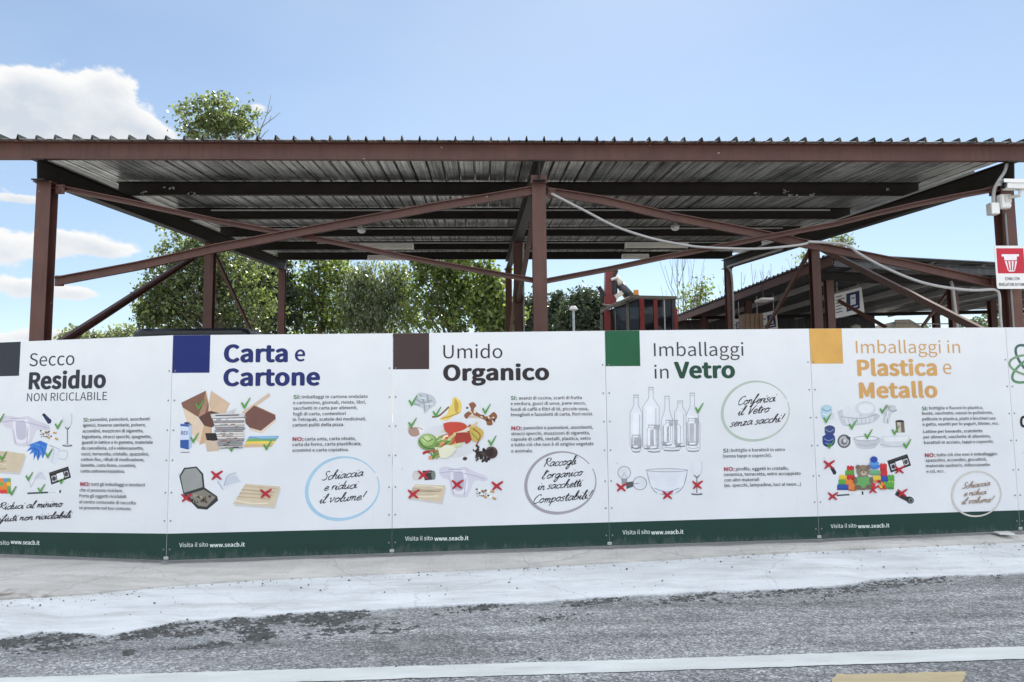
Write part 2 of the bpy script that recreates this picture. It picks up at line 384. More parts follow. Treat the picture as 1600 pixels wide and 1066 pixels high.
M['leaf_far'] = leaf('far woodland leaves', (.045, .065, .04), (.11, .14, .08), .3)

# ------------------------------------------------------------------ the setting: ground, road, paving
def project(P):
    d = Vector(P) - CAM; z = d.dot(_F)
    return 800 + FOC*d.dot(_R)/z, 533 - FOC*d.dot(_U)/z
rs = random.Random(7)
def struct(o, label=None): o['kind'] = 'structure'; return o
H_FENCE = 2.1
# fence joints seen in the photograph: top pixel, bottom pixel -> a post of 2.1 m standing at its own distance
JOINTS = [((266.5, 524), (259.5, 876)), ((612.5, 521), (612.5, 864.5)), ((942.5, 517), (952.5, 853)), ((1261, 513.7), (1280, 842.5)), ((1565.4, 511.8), (1594, 829.5))]
def joint(t, b):
    lo, hi = 4., 14.
    for _ in range(60):
        Y = (lo+hi)/2; B = at(b[0], b[1], Y); T = B + Vector((0, 0, H_FENCE))
        if project(T)[1] < t[1]: lo = Y
        else: hi = Y
    return B
JB = [joint(*j) for j in JOINTS]
# the left panel turns back from the first joint; the last goes on to the right
PL = joint((0, 534.5), (0, 866)); dl = (PL-JB[0]); dl.normalize(); PL = JB[0] + dl*2.13
dr = (JB[4]-JB[3]); dr.normalize(); PR = JB[4] + dr*2.13
FB = [PL] + JB + [PR]


YARD = .17
g = MB(); g.add([(-2500, -400, -.4), (2500, -400, -.4), (2500, 4000, -.4), (-2500, 4000, -.4)], [[0, 1, 2, 3]])
struct(g.build('ground', M['ground']))
r = MB(); nx, ny = 2, 2
r.add([(-40, .8, zroad(-40)), (40, .8, zroad(40)), (40, 7.0, zroad(40)), (-40, 7.0, zroad(-40))], [[0, 1, 2, 3]])
struct(r.build('road', M['asphalt']))

L2 = [(-160, 948), (0, 937), (130, 930), (265, 917), (402, 907), (530, 901), (805, 889), (1060, 874), (1279, 861), (1600, 847), (1760, 840)]
L3 = [(-160, 1012), (0, 999), (66, 986), (146, 988), (166, 992.5), (205, 985.6), (281, 970.7), (397, 962), (530, 954), (662, 947.5), (745, 942.6), (828, 940), (927, 934), (1060, 927.7),
      (1094, 925), (1188, 923), (1276, 918), (1364, 906), (1431, 901), (1560, 896), (1600, 893), (1760, 884)]
fx = [p.x for p in FB]; fy = [p.y for p in FB]; fz = [p.z for p in FB]
fx = [fx[0]-8*abs(dl.x)] + fx + [fx[-1]+8]; fy = [fy[0]+8*dl.y] + fy + [fy[-1]+8*dr.y]; fz = [fz[0]-.06] + fz + [fz[-1]+.06]
def foot_pt(px, py):               # foot of the rough concrete: at a known distance in front of the fence
    dd = np.interp(px, [-160, 0, 130, 265, 530, 1060, 1600, 1760], [1.65, 1.3, .92, .58, .40, .28, .19, .17]); d = ray(px, py); Y = 7.
    for _ in range(8): Y = np.interp(d.x/d.y*Y, fx, fy) - dd
    return CAM + d*(Y/d.y)
def dense(P, step, jit, seed):
    P = sorted(P, key=lambda p: p.x); out = []; q = random.Random(seed)
    xs = np.arange(P[0].x, P[-1].x, step); ys = np.interp(xs, [p.x for p in P], [p.y for p in P]); zs_ = np.interp(xs, [p.x for p in P], [p.z for p in P])
    w = 0; w2 = 0
    for x, y, z in zip(xs, ys, zs_):
        w = w*.93 + q.gauss(0, 1)*jit*.4; w2 = w2*.5 + q.gauss(0, 1)*jit*.35
        out.append(Vector((x, y+w+w2, z)))
    out[0].x -= 6; out[-1].x += 6
    return out
e3 = dense([onr(x, y, .012) for x, y in L3], .016, .017, 3); e2 = dense([foot_pt(x, y) for x, y in L2], .02, .006, 4)
def loft(rows, mat_, name):
    b = MB(); xs = [p.x for p in rows[0]]; R = []
    for row in rows:
        rx = [p.x for p in row]; R.append([Vector((x, np.interp(x, rx, [p.y for p in row]), np.interp(x, rx, [p.z for p in row]))) for x in xs])
    n = len(xs); v = [p for r_ in R for p in r_]; f = []
    for k in range(len(R)-1):
        for i in range(n-1): f.append([k*n+i, k*n+i+1, (k+1)*n+i+1, (k+1)*n+i])
    b.add(v, f); return b.build(name, mat_)
low3 = [Vector((p.x, p.y-.004, p.z-.04)) for p in e3]
in2 = [Vector((p.x, p.y+.05, p.z+.004)) for p in e2]
mid3 = [Vector((p.x, p.y+.05, p.z+.006)) for p in e3]
struct(loft([low3, e3, mid3, in2], M['strip'], 'white_pavement'))
# rough concrete footing rising from the white strip to the foot of the fence
q = random.Random(11); top = []; back = []; midr = []; w = 0
for p in e2:
    x = p.x; y = np.interp(x, fx, fy); z = np.interp(x, fx, fz); w = w*.95 + q.gauss(0, .0016)
    top.append(Vector((x, y-.030+w, z-.034+w*.6))); back.append(Vector((x, y+.5, z-.034)))
    midr.append(Vector((x, p.y*.45+(y-.03)*.55 + q.gauss(0, .004), p.z+(z-p.z)*.45 + w + q.gauss(0, .003))))
foot = [Vector((p.x, p.y-.003, p.z-.04)) for p in e2]; e2u = [Vector((p.x, p.y, p.z+.012)) for p in e2]
dc_ = foot_pt(-40, 922); add_dirt(M['plinth'], (dc_.x, dc_.y+.12, 0), (1.7, .55)); struct(loft([foot, e2u, midr, top, back], M['plinth'], 'concrete_kerb'))
y = MB(); y.add([(-70, 7.55, YARD), (70, 7.55, YARD), (70, 140, YARD), (-70, 140, YARD)], [[0, 1, 2, 3]])
struct(y.build('yard', M['yard']))
# painted lines
def flat(name, pts, z, mt, jit=.004, seg=.05, thing_=None):
    P = [onr(x, y_, z) for x, y_ in pts]; q = random.Random(len(pts)*7); out = []
    for a, b in zip(P, P[1:]+P[:1]):
        n = max(1, int((b-a).length/seg))
        for k in range(n):
            p = a.lerp(b, k/n); out.append(Vector((p.x+q.gauss(0, jit), p.y+q.gauss(0, jit), p.z)))
    tri = tessellate_polygon([out]); b = MB(); b.add(out, [list(t) for t in tri]); o = b.build(name, mt)
    me = o.data
    bm = bmesh.new(); bm.from_mesh(me)
    for f in bm.faces:
        if f.normal.z < 0: f.normal_flip()
    bm.to_mesh(me); bm.free(); return o
struct(flat('road_line', [(-300, 1068), (0, 1059), (530, 1044), (1060, 1028.5), (1600, 1010), (1900, 1001), (1900, 1020), (1600, 1029.5), (1060, 1047), (530, 1063.5), (258, 1071), (-300, 1086)], .005, M['line'], .003))
struct(flat('road_marking', [(1292, 1070), (1308, 1054), (1400, 1052), (1509, 1048.7), (1505, 1066), (1500, 1100), (1480, 1125), (1270, 1130)], .004, M['tan'], .006, .03))
# crumbled edge of the asphalt: low dark lumps in drifts along the white strip
cr = MB(); q = random.Random(5)
drifts = [(5, 1004, 70, 7, 60), (60, 1001, 80, 6, 60), (120, 993, 60, 5, 40), (90, 1012, 50, 4, 30), (250, 980, 70, 5, 70), (225, 992, 40, 5, 60), (300, 988, 40, 4, 40), (370, 973, 22, 5, 60), (395, 985, 25, 4, 40), (405, 995, 22, 5, 60),
          (430, 970, 28, 4, 50), (440, 963, 14, 4, 30), (490, 965, 26, 6, 70), (520, 972, 26, 4, 40), (545, 961, 30, 6, 70), (200, 1020, 8, 3, 14), (330, 1008, 60, 3, 26), (550, 983, 60, 4, 40), (740, 950, 40, 5, 50), (770, 946, 26, 5, 40), (620, 985, 40, 3, 20),
          (925, 940, 36, 4, 40), (960, 935, 18, 4, 40), (1065, 937, 40, 4, 40), (1110, 928, 30, 3, 30), (1250, 921, 44, 4, 50), (1310, 925, 50, 6, 50), (1390, 912, 50, 5, 60), (1460, 905, 60, 5, 40), (1560, 897, 14, 3, 30), (1180, 930, 60, 5, 36), (860, 965, 60, 4, 20)]
for (px, py, sx, sy_, n) in drifts:
    for _ in range(int(n*(1.9 if px < 600 else 1.2))):
        t = q.gauss(0, .5); x = px + t*sx*1.15; yy = py - t*sx*.13 + q.gauss(0, .75)*sy_
        p = onr(x, yy, .003); rr = .005 + .024*q.random()**1.8; hh = q.uniform(.004, .012); n_ = q.randint(5, 7); a0 = q.random()*6
        ring = [Vector((p.x+rr*1.7*math.cos(a0+k*6.283/n_)*q.uniform(.6, 1.2), p.y+rr*math.sin(a0+k*6.283/n_)*q.uniform(.6, 1.2), p.z-.005)) for k in range(n_)]
        cr.add(ring + [Vector((p.x, p.y, p.z+hh))], [[k, (k+1) % n_, n_] for k in range(n_)])
tag(cr.build('crumbled_asphalt', M['crumb']), 'dark crumbled bits of asphalt scattered along the edge of the white strip', 'rubble', kind='stuff')
# grit swept against the foot of the rough concrete and over the strip
gr = MB(); q = random.Random(41); X3 = [c.x for c in e3]; Y3_ = [c.y for c in e3]; Z3_ = [c.z for c in e3]; X2 = [c.x for c in e2]; Y2_ = [c.y for c in e2]; Z2_ = [c.z for c in e2]
for k in range(620):
    x = q.uniform(-5.2, 7); f = 1-abs(q.gauss(0, .10)) if k % 3 else q.random(); y0, y1 = np.interp(x, X3, Y3_), np.interp(x, X2, Y2_); z0, z1 = np.interp(x, X3, Z3_), np.interp(x, X2, Z2_)
    yy = y0+(y1-y0)*f; zz = z0+.006+(z1-z0)*f; rr = .002+.007*q.random()**3; n_ = 5; a0 = q.random()*6
    gr.add([(x+rr*1.5*math.cos(a0+i*6.283/n_)*q.uniform(.6, 1.2), yy+rr*math.sin(a0+i*6.283/n_), zz-.004) for i in range(n_)] + [(x, yy, zz+rr*.6)], [[i, (i+1) % n_, n_] for i in range(n_)], q.choice((0, 0, 1)))
tag(gr.build('grit', [M['crumb'], M['rubble']]), 'fine dark grit and crumbs strewn over the white strip at the foot of the fence', 'grit', kind='stuff')
# small loose stones on strip and road
for k, (px, py) in enumerate([(62, 967), (241, 957), (808, 929), (1127, 898), (619, 1043), (845, 1031), (1425, 990), (545, 924), (1035, 918)]):
    p = onr(px, py, .0);
    if py < 980: x_ = p.x; p = Vector((x_, p.y, np.interp(p.y, [np.interp(x_, [c.x for c in e3], [c.y for c in e3]), np.interp(x_, [c.x for c in e2], [c.y for c in e2])], [np.interp(x_, [c.x for c in e3], [c.z for c in e3]), np.interp(x_, [c.x for c in e2], [c.z for c in e2])])))
    s_ = MB(); bm = bmesh.new(); bmesh.ops.create_icosphere(bm, subdivisions=1, radius=.009)
    for v in bm.verts: v.co *= q.uniform(.7, 1.3); v.co.z *= .7
    s_.frombm(bm, 0, lambda c: c+p+Vector((0, 0, .006))); 
    desc = ['lying at the left end of the white strip', 'on the white strip below the blue panel', 'on the white strip below the middle of the brown panel', 'on the white strip below the right part of the glass panel', 'beside the road line, below the corner post of the brown panel', 'at the upper edge of the road line near the picture centre', 'on the open asphalt at right above the road line', 'on the white strip near the beige kerb', 'on the white strip below the green panel square'][k]
    tag(s_.build('stone', M['crumb'], off=p), 'small dark stone ' + desc, 'stone', 'loose stones')

# ------------------------------------------------------------------ printed fence panels
_fonts = {}
def inter():
    if 'f' not in _fonts:
        try: _fonts['f'] = bpy.data.fonts.load(os.path.join(bpy.utils.system_resource('DATAFILES'), 'fonts', 'Noto Sans CJK Regular.woff2'))
        except Exception: _fonts['f'] = None
    return _fonts['f']
def glyphs(text, weight=0.0, res=3):
    c = bpy.data.curves.new('lettering', 'FONT'); c.body = text
    if inter(): c.font = inter()
    c.resolution_u = res; c.fill_mode = 'FRONT'
    c.space_character = 1 + weight*1.2
    o = bpy.data.objects.new('lettering', c); COL.objects.link(o)
    dg = bpy.context.evaluated_depsgraph_get(); me = o.evaluated_get(dg).to_mesh()
    V = [(v.co.x, v.co.y) for v in me.vertices]; F = [list(p.vertices) for p in me.polygons]
    o.evaluated_get(dg).to_mesh_clear(); bpy.data.objects.remove(o); bpy.data.curves.remove(c)
    return V, F
CAPH = max(v[1] for v in glyphs('H')[0])
SCRIPT = {  # handwriting: strokes on an x-height of 1, advance
 'a': ([[(.85,.85),(.5,1),(.12,.65),(.12,.2),(.4,0),(.75,.45),(.9,1),(.85,.3),(1,0),(1.2,.2)]],1.1),
 'b': ([[(.05,.3),(.35,1.2),(.45,2),(.25,2),(.12,1),(.12,.2),(.4,0),(.75,.3),(.72,.75),(.5,.85),(.4,.6)]],.95),
 'c': ([[(.8,.8),(.5,1),(.12,.65),(.15,.15),(.45,0),(.9,.25)]],.82),
 'd': ([[(.85,.8),(.5,1),(.12,.65),(.12,.2),(.4,0),(.75,.5),(.95,2.1),(.85,.4),(1,0),(1.2,.2)]],1.1),
 'e': ([[(.1,.45),(.6,.55),(.7,.85),(.45,1),(.12,.6),(.2,.1),(.5,0),(.9,.3)]],.82),
 'f': ([[(0,.2),(.4,1.2),(.7,2),(.5,2.1),(.3,1),(.2,-.6),(.05,-.9),(.05,-.4),(.5,.2),(.8,.4)]],.72),
 'g': ([[(.85,.85),(.5,1),(.12,.65),(.12,.2),(.4,0),(.75,.4),(.9,1),(.8,-.4),(.45,-1),(.2,-.7),(.6,-.1),(1.15,.25)]],1.05),
 'h': ([[(0,.3),(.4,1.4),(.5,2.05),(.3,2),(.15,.9),(.1,0)],[(.1,.4),(.4,.95),(.65,.85),(.65,.2),(.85,0),(1.05,.2)]],1.0),
 'i': ([[(0,.3),(.2,1),(.15,.25),(.3,0),(.55,.25)],[(.32,1.45),(.39,1.58)]],.5),
 'l': ([[(0,.3),(.4,1.4),(.5,2.05),(.3,2),(.15,.8),(.2,.1),(.4,0),(.6,.25)]],.55),
 'm': ([[(0,.7),(.15,1),(.1,0)],[(.1,.5),(.35,1),(.5,.8),(.48,0)],[(.48,.5),(.75,1),(.92,.8),(.9,.15),(1.05,0),(1.25,.2)]],1.2),
 'n': ([[(0,.7),(.15,1),(.1,0)],[(.1,.5),(.4,1),(.6,.8),(.58,.15),(.75,0),(.95,.2)]],.92),
 'o': ([[(.5,1),(.12,.65),(.15,.15),(.45,0),(.78,.35),(.7,.85),(.5,1),(.65,.8),(1,.85)]],.95),
 'p': ([[(0,.5),(.2,1),(.1,-.9)],[(.15,.6),(.45,1),(.75,.75),(.65,.2),(.35,.05),(.2,.2)]],.9),
 'r': ([[(0,.5),(.15,1.05),(.13,0)],[(.12,.5),(.32,.95),(.62,.98)]],.62),
 's': ([[(.58,.92),(.32,1.02),(.12,.75),(.48,.45),(.42,.08),(.12,0),(-.06,.16)]],.64),
 't': ([[(.1,.5),(.35,1.8),(.25,.4),(.35,0),(.65,.25)],[(0,1.2),(.75,1.3)]],.6),
 'u': ([[(0,.6),(.15,1),(.12,.25),(.35,0),(.65,.4),(.75,1),(.72,.25),(.9,0),(1.1,.2)]],1.02),
 'v': ([[(0,.8),(.15,1),(.25,.3),(.35,0),(.65,.7),(.6,1),(.9,.9)]],.85),
 'z': ([[(.1,.9),(.65,1),(.1,.05),(.5,.1),(.85,.15)]],.85),
 'S': ([[(.95,1.8),(.7,2.1),(.35,1.85),(.45,1.35),(.8,.9),(.75,.3),(.35,0),(0,.3)]],1.1),
 'C': ([[(1.1,1.7),(.9,2.05),(.45,1.7),(.15,.9),(.3,.15),(.7,0),(1.2,.35)]],1.2),
 'R': ([[(.35,1.9),(.25,1),(.1,0)],[(0,1.5),(.4,2.05),(1,1.95),(1,1.4),(.4,1.05),(.8,.5),(1.3,.05)]],1.25),
 'V': ([[(0,1.8),(.2,2.05),(.35,1),(.4,0),(.8,1.2),(1.2,2.1)]],1.05),
 '!': ([[(.45,2),(.2,.6)],[(.1,.02),(.15,.14)]],.5), "'": ([[(.2,2),(.12,1.6)]],.35), ' ': ([],.55)}
def catmull(P, n=6):
    if len(P) < 3: return P
    Q = [P[0]] + list(P) + [P[-1]]; out = []
    for i in range(1, len(Q)-2):
        p0, p1, p2, p3 = Q[i-1:i+3]
        for k in range(n):
            t = k/n
            out.append(tuple(.5*((2*p1[j])+(-p0[j]+p2[j])*t+(2*p0[j]-5*p1[j]+4*p2[j]-p3[j])*t*t+(-p0[j]+3*p1[j]-3*p2[j]+p3[j])*t**3) for j in (0, 1)))
    out.append(P[-1]); return out

INK = dict(tick=lin(88, 150, 70), cross=lin(178, 42, 58), green=lin(60, 110, 70), red=lin(160, 28, 60), text=lin(38, 40, 50))
class Print:
    """ink on a panel: coloured outlines a fraction of a millimetre proud of the board, in the panel's own plane"""
    def __init__(s, pan, base=0): s.p = pan; s.mb = MB(); s.k = base
    def uv(s, x, y): return s.p.uv(*s.p.px(x, y))
    def raw(s, V, F, col):
        s.k += 1; d = -.0006 - .00012*s.k
        F2 = []
        for f in F:   # faces look towards -y
            a, b, c = V[f[0]], V[f[1]], V[f[2]]; ar = (b[0]-a[0])*(c[1]-a[1])-(b[1]-a[1])*(c[0]-a[0])
            F2.append(f if ar > 0 else f[::-1])
        s.mb.add([(u, d, v) for u, v in V], F2, 0, col); return s
    def poly(s, pts, col, smooth=False):
        if smooth: pts = catmull(list(pts)+[pts[0]], 5)[:-1]
        V = [s.uv(*q) for q in pts]
        tri = tessellate_polygon([[Vector((a, b, 0)) for a, b in V]])
        return s.raw(V, [list(t) for t in tri if len(set(t)) == 3], col)
    def ell(s, cx, cy, rx, ry, col, rot=0, n=24):
        c, k = math.cos(rot), math.sin(rot)
        return s.poly([(cx+rx*math.cos(t)*c-ry*math.sin(t)*k, cy+rx*math.cos(t)*k+ry*math.sin(t)*c) for t in [6.2832*i/n for i in range(n)]], col)
    def line(s, pts, w, col, smooth=True, wf=None):
        if smooth: pts = catmull(pts)
        V = []; n = len(pts)
        for i, p in enumerate(pts):
            a = pts[max(i-1, 0)]; b = pts[min(i+1, n-1)]; dx, dy = b[0]-a[0], b[1]-a[1]; l = math.hypot(dx, dy) or 1
            h = w/2*(wf(i/(n-1)) if wf else 1); V += [s.uv(p[0]-dy/l*h, p[1]+dx/l*h), s.uv(p[0]+dy/l*h, p[1]-dx/l*h)]
        return s.raw(V, [[2*i, 2*i+1, 2*i+3, 2*i+2] for i in range(n-1)], col)
    def ring(s, cx, cy, rx, ry, col, w0, w1, rot=-.3, start=.2, sweep=6.1):
        c, k = math.cos(rot), math.sin(rot); pts = []
        for i in range(73):
            t = start + sweep*i/72; rr = 1 + .012*math.sin(3*t)
            pts.append((cx+rr*(rx*math.cos(t)*c-ry*math.sin(t)*k), cy+rr*(rx*math.cos(t)*k+ry*math.sin(t)*c)))
        return s.line(pts, 1, col, False, lambda q: w0+(w1-w0)*max(0, math.sin(q*math.pi))**1.5)
    def text(s, txt, x0, y0, x1, cap, col, weight=0, res=3):
        """baseline starts at (x0, y0), runs level along the panel and ends under x1; cap = height of a capital"""
        bold = weight*.40 if weight > .015 else (.005 if weight == .006 else 0); V, F = glyphs(txt, bold, res); u0, v0 = s.uv(x0, y0); u1, _ = s.uv(x1, y0); _, vc = s.uv(x0, y0-cap)
        a = min(v[0] for v in V)-bold; b = max(v[0] for v in V)+bold; sc = (vc-v0)/(CAPH+bold); sx = (u1-u0)/(b-a)
        k = 12 if bold > .0115 else 4
        for i in range(k if bold else 1):   # a heavier weight: the letter stamped round a small circle
            dx, dy = bold*math.cos(6.2832*i/k), bold*.7*math.sin(6.2832*i/k)
            s.raw([(u0+(x-a+dx)*sx, v0+(yv+dy)*sc) for x, yv in V], F, col)
        return s
    def script(s, txt, x0, y0, x1, y1, xh, w, col):
        adv = 0; strokes = []; q = random.Random(len(txt)*3+1)
        for ch in txt:
            st, a = SCRIPT[ch]; j = q.uniform(-.06, .06)
            for P in st: strokes.append([(adv+x+.34*y_, y_+j) for x, y_ in P])
            adv += a
        k = (x1-x0)/(adv+.2); sl = (y1-y0)/(x1-x0)
        for P in strokes:
            s.line([(x0+x*k, y0-y_*xh+x*k*sl) for x, y_ in P], w, col, True, lambda t: .75+.45*math.sin(t*9+1)**2)
        return s
    def tick(s, x, y, z=18, col=None):
        s.poly([(x-z*.75, y-z*.1), (x-z*.45, y-z*.25), (x-z*.15, y+z*.35), (x+z*.8, y-z*1.05), (x+z*.95, y-z*.95), (x-.05*z, y+z*.95), (x-z*.2, y+z*.95)], col or INK['tick']); return s
    def cross(s, x, y, z=18, col=None):
        c = col or INK['cross']
        s.line([(x-z, y-z*.75), (x-z*.2, y-.05*z), (x+z*.9, y+z*.8)], z*.42, c, True, lambda t: .6+.6*math.sin(t*3.14))
        s.line([(x-z*.85, y+z*.85), (x, y), (x+z*1.15, y-z*.8)], z*.42, c, True, lambda t: .6+.6*math.sin(t*3.14)); return s
    def done(s, name, label=None):
        o = s.mb.build(name, M['ink' if isinstance(s.p, Panel) else 'ink_clean'], s.p.root, col=True)
        if label: o['label'] = label
        return o

class Panel:
    def __init__(s, A, B, crop, label, z0=None):
        s.A = A.copy(); s.B = B.copy(); s.crop = crop
        d = Vector((B.x-A.x, B.y-A.y, 0)); s.W = d.length; s.e = d.normalized(); s.ang = math.atan2(s.e.y, s.e.x)
        s.n = s.e.cross(Vector((0, 0, 1))); s.drop = B.z-A.z
        s.root = thing('fence_panel', A, label, 'fence panel', 'printed fence panels', s.ang)
    def px(s, x, y): return s.crop[1]+x/s.crop[0], s.crop[2]+y/s.crop[0]
    def uv(s, px, py):
        d = ray(px, py); t = (s.A-CAM).dot(s.n)/d.dot(s.n); P = CAM+d*t-s.A
        return P.dot(s.e), P.z
    def body(s, band, square=None, x_from=0, tilt=0):
        W = s.W; g_ = .002
        b = MB(); b.prism([(g_, 0, 0), (W-g_, 0, s.drop), (W-g_, 0, s.drop+H_FENCE), (g_, 0, H_FENCE)], (0, .018, 0))
        b.build('board', M['board'], s.root)
        (xa, ya), (xb, yb) = band
        va = s.uv(xa, ya)[1]; vb = s.uv(xb, yb)[1]; ua, ub = s.uv(xa, ya)[0], s.uv(xb, yb)[0]
        f = lambda u: va+(vb-va)*(u-ua)/(ub-ua)
        p = Print(s); p.raw([(g_, .001), (W-g_, s.drop+.001), (W-g_, f(W)), (g_, f(0))], [[0, 1, 2, 3]], lin(25, 58, 51)); p.done('green_band')
        if square:
            (x0, x1, yb_, col) = square; p = Print(s); u0 = p.uv(x0, yb_)[0]; u1 = p.uv(x1, yb_)[0]; v = p.uv(x0, yb_)[1]
            u0 = max(u0, g_)
            p.raw([(u0, v), (u1, v), (u1, H_FENCE+s.drop*u1/W-.001), (u0, H_FENCE+s.drop*u0/W-.001)], [[0, 1, 2, 3]], col); p.done('colour_square')
        # galvanised frame behind the board and the fixings the photograph shows along the joint
        fr = MB(); fr.box((.045, .045, H_FENCE/2), (.05, .05, H_FENCE-.04)); fr.box((W/2, .045, .5), (W-.2, .04, .04)); fr.box((W/2, .045, 1.7), (W-.2, .04, .04))
        fr.build('post', M['galv'], s.root)
        sc = MB(); sc.tube([(0, 0, 0), (0, -.003, 0)], .008, 0, 8); first = None
        for v in (.10, .36, .62, .92, 1.2, 1.48, 1.76):
            for u in (.03, W-.03):
                if first is None: first = sc.build('screw', M['pipe_dark'], s.root); o = first
                else: o = first.copy(); COL.objects.link(o); o.parent = s.root
                o.location = (u, -.0007, v + s.drop*u/W)
        br = MB(); br.box((0, -.006, .03), (.07, .008, .05), bev=.002); br.box((0, -.03, -.012), (.07, .05, .006)); br.tube([(-.018, -.01, .05), (-.018, -.016, .05)], .009, 1, 8); br.tube([(.018, -.01, .05), (.018, -.016, .05)], .009, 1, 8)
        o = br.build('bracket', [M['galv'], M['white']], s.root); o.location = (0, 0, .006); o.scale = (.62, .7, .55)
    def words(s, rows, col, cap=13, sname='body_text'):
        p = Print(s, 4)
        for (t, x0, x1, y) in rows:
            if t in ('SI:', 'NO:'): p.text(t, x0, y, x1, cap*1.25, INK['green'] if t == 'SI:' else INK['red'], .03)
            else: p.text(t, x0, y, x1, cap, col, .006, 2)
        return p.done(sname)
    def foot(s, a, b, w0, w1, y, cap=17):
        p = Print(s, 4); c = lin(225, 232, 230); p.text('Visita il sito', a, y, b, cap, c, .008); p.text('www.seacb.it', w0, y, w1, cap, c, .02); p.done('website_line')

TX = INK['text']
# --- panel: dry residual waste -------------------------------------------------
P = Panel(FB[0], FB[1], (2.664, 0, 500), 'white panel headed Secco Residuo with a dark square, angled back at the left end')
P.body(((0, 831), (263, 834)), (-120, 79, 238, lin(45, 50, 60)))
Print(P, 4).text('Secco', 122, 193, 309, 53, lin(52, 54, 66), .012, 5).done('heading'); Print(P, 4).text('Residuo', 119, 287, 440, 70, lin(44, 48, 60), .045, 5).done('heading'); Print(P, 4).text('NON RICICLABILE', 112, 339, 445, 33, lin(52, 54, 66), .008, 4).done('heading')
P.words([('SI:', 347, 370, 424), ('pannolini, pannoloni, assorbenti', 375, 623, 421), ('igienici, traverse sanitarie, polvere,', 346, 608, 445), ('accendini, mozziconi di sigaretta,', 345, 598, 469), ('bigiotteria, stracci sporchi, spugnette,', 343, 631, 493),
  ('guanti in lattice e in gomma, materiale', 342, 637, 516), ('da cancelleria, cd e videocassette,', 340, 599, 540), ('cocci, terracotta, cristallo, spazzolini,', 340, 621, 564), ('cotton-fioc, rifiuti di medicazione,', 339, 602, 587), ('lamette, carta forno, scontrini,', 338, 568, 611), ('carta carbone/copiativa.', 337, 522, 635),
  ('NO:', 336, 377, 691), ('tutti gli imballaggi e involucri', 382, 605, 690), ('che si possono riciclare.', 334, 515, 714), ('Porta gli oggetti riciclabili', 333, 528, 738), ('al centro comunale di raccolta', 332, 567, 763), ('se presente nel tuo comune.', 332, 550, 787)], TX)
Print(P, 4).script('Riduci al minimo', -8, 790, 262, 776, 14, 3.4, lin(38, 38, 48)).done('slogan'); Print(P, 4).script('i rifiuti non riciclabili', -40, 842, 298, 822, 13, 3.4, lin(38, 38, 48)).done('slogan')
P.foot(-82, 39, 45, 165, 932)
def diaper(P, ox, oy, k=1.0, name='nappy_picture', crossed=True):
    p = Print(P); T = lambda a: [(ox+x*k, oy+y*k) for x, y in a]; c1, c2, c3 = lin(205, 202, 214), lin(190, 187, 203), lin(222, 220, 228)
    p.poly(T([(0, 10), (28, 0), (70, 8), (110, 2), (140, 18), (198, 42), (196, 62), (150, 60), (128, 108), (112, 128), (56, 120), (44, 60), (12, 45)]), c1, True)
    p.poly(T([(48, 20), (108, 16), (118, 100), (62, 108)]), c3, True); p.poly(T([(60, 26), (98, 24), (104, 90), (68, 96)]), c2, True)
    for a in ([(0, 28), (60, 22), (130, 34), (190, 52)], [(50, 60), (62, 116)], [(112, 50), (106, 120)], [(40, 12), (100, 14)]): p.line(T(a), 2.5, lin(165, 160, 182))
    return p.done(name)
def paper(P, pts, name='paper_sheet_picture', col=lin(206, 190, 165)):
    p = Print(P); sh = [(x+4, y+9) for x, y in pts]; p.poly(sh, lin(200, 198, 198)); p.poly(pts, col)
    (x0, y0), (x1, y1) = pts[0], pts[1]; (x3, y3) = pts[-1]; q = random.Random(int(x0))
    for k in range(5):
        t = (k+.6)/5.6; a = (x0+(x3-x0)*t, y0+(y3-y0)*t); b = (a[0]+(x1-x0)*.95, a[1]+(y1-y0)*.95+q.uniform(-4, 4)); mdl = ((a[0]*.5+b[0]*.5), (a[1]+b[1])/2+q.uniform(-7, 7))
        p.line([a, mdl, b], q.uniform(2, 7), q.choice([lin(226, 214, 192), lin(184, 166, 140), lin(170, 152, 128)]))
    return p.done(name)
def cigs(P, x, y, k=1.0):
    p = Print(P); q = random.Random(3)
    for (dx, dy, a) in ((0, 0, .25), (38, 4, .2), (48, 26, .45), (12, 16, .6)):
        c, s_ = math.cos(a), math.sin(a); R = lambda u, v: (x+(dx+u*c-v*s_)*k, y+(dy+u*s_+v*c)*k)
        p.poly([R(0, -4), R(26, -4), R(26, 5), R(0, 5)], lin(236, 232, 228)); p.poly([R(16, -4), R(34, -4), R(34, 5), R(16, 5)], lin(190, 148, 104)); p.ell(R(-2, 0)[0], R(-2, 0)[1], 5*k, 4*k, lin(90, 88, 88))
    for _ in range(16): p.ell(x+q.uniform(-8, 36)*k, y+q.uniform(6, 28)*k, q.uniform(1.5, 4)*k, q.uniform(1, 3)*k, q.choice([lin(150, 148, 146), lin(80, 78, 78)]), 0, 7)
    return p.done('cigarette_ends_picture')
def goblet(P, x, y, w, h, bowl=True):
    p = Print(P); g1, g2 = lin(206, 209, 216), lin(120, 122, 130)
    p.poly([(x-w/2, y), (x+w/2, y), (x+w*.48, y+h*.3), (x+w*.12, y+h*.47), (x-w*.12, y+h*.47), (x-w*.48, y+h*.3)], lin(216, 219, 225))
    for sx in (-1, 1): p.line([(x+sx*w/2, y), (x+sx*w*.48, y+h*.28), (x+sx*w*.1, y+h*.48)], 2.2, g1 if sx < 0 else lin(170, 173, 182))
    p.line([(x, y+h*.44), (x, y+h*.95)], 4.5, g2); p.line([(x-w*.25, y+h*.40), (x, y+h*.47), (x+w*.25, y+h*.40)], 4, lin(84, 86, 94)); p.ell(x, y+h*.97, w*.58, h*.035, lin(74, 76, 84)); p.ell(x, y+h*.955, w*.4, h*.02, lin(190, 193, 200))
    return p.done('goblet_picture')
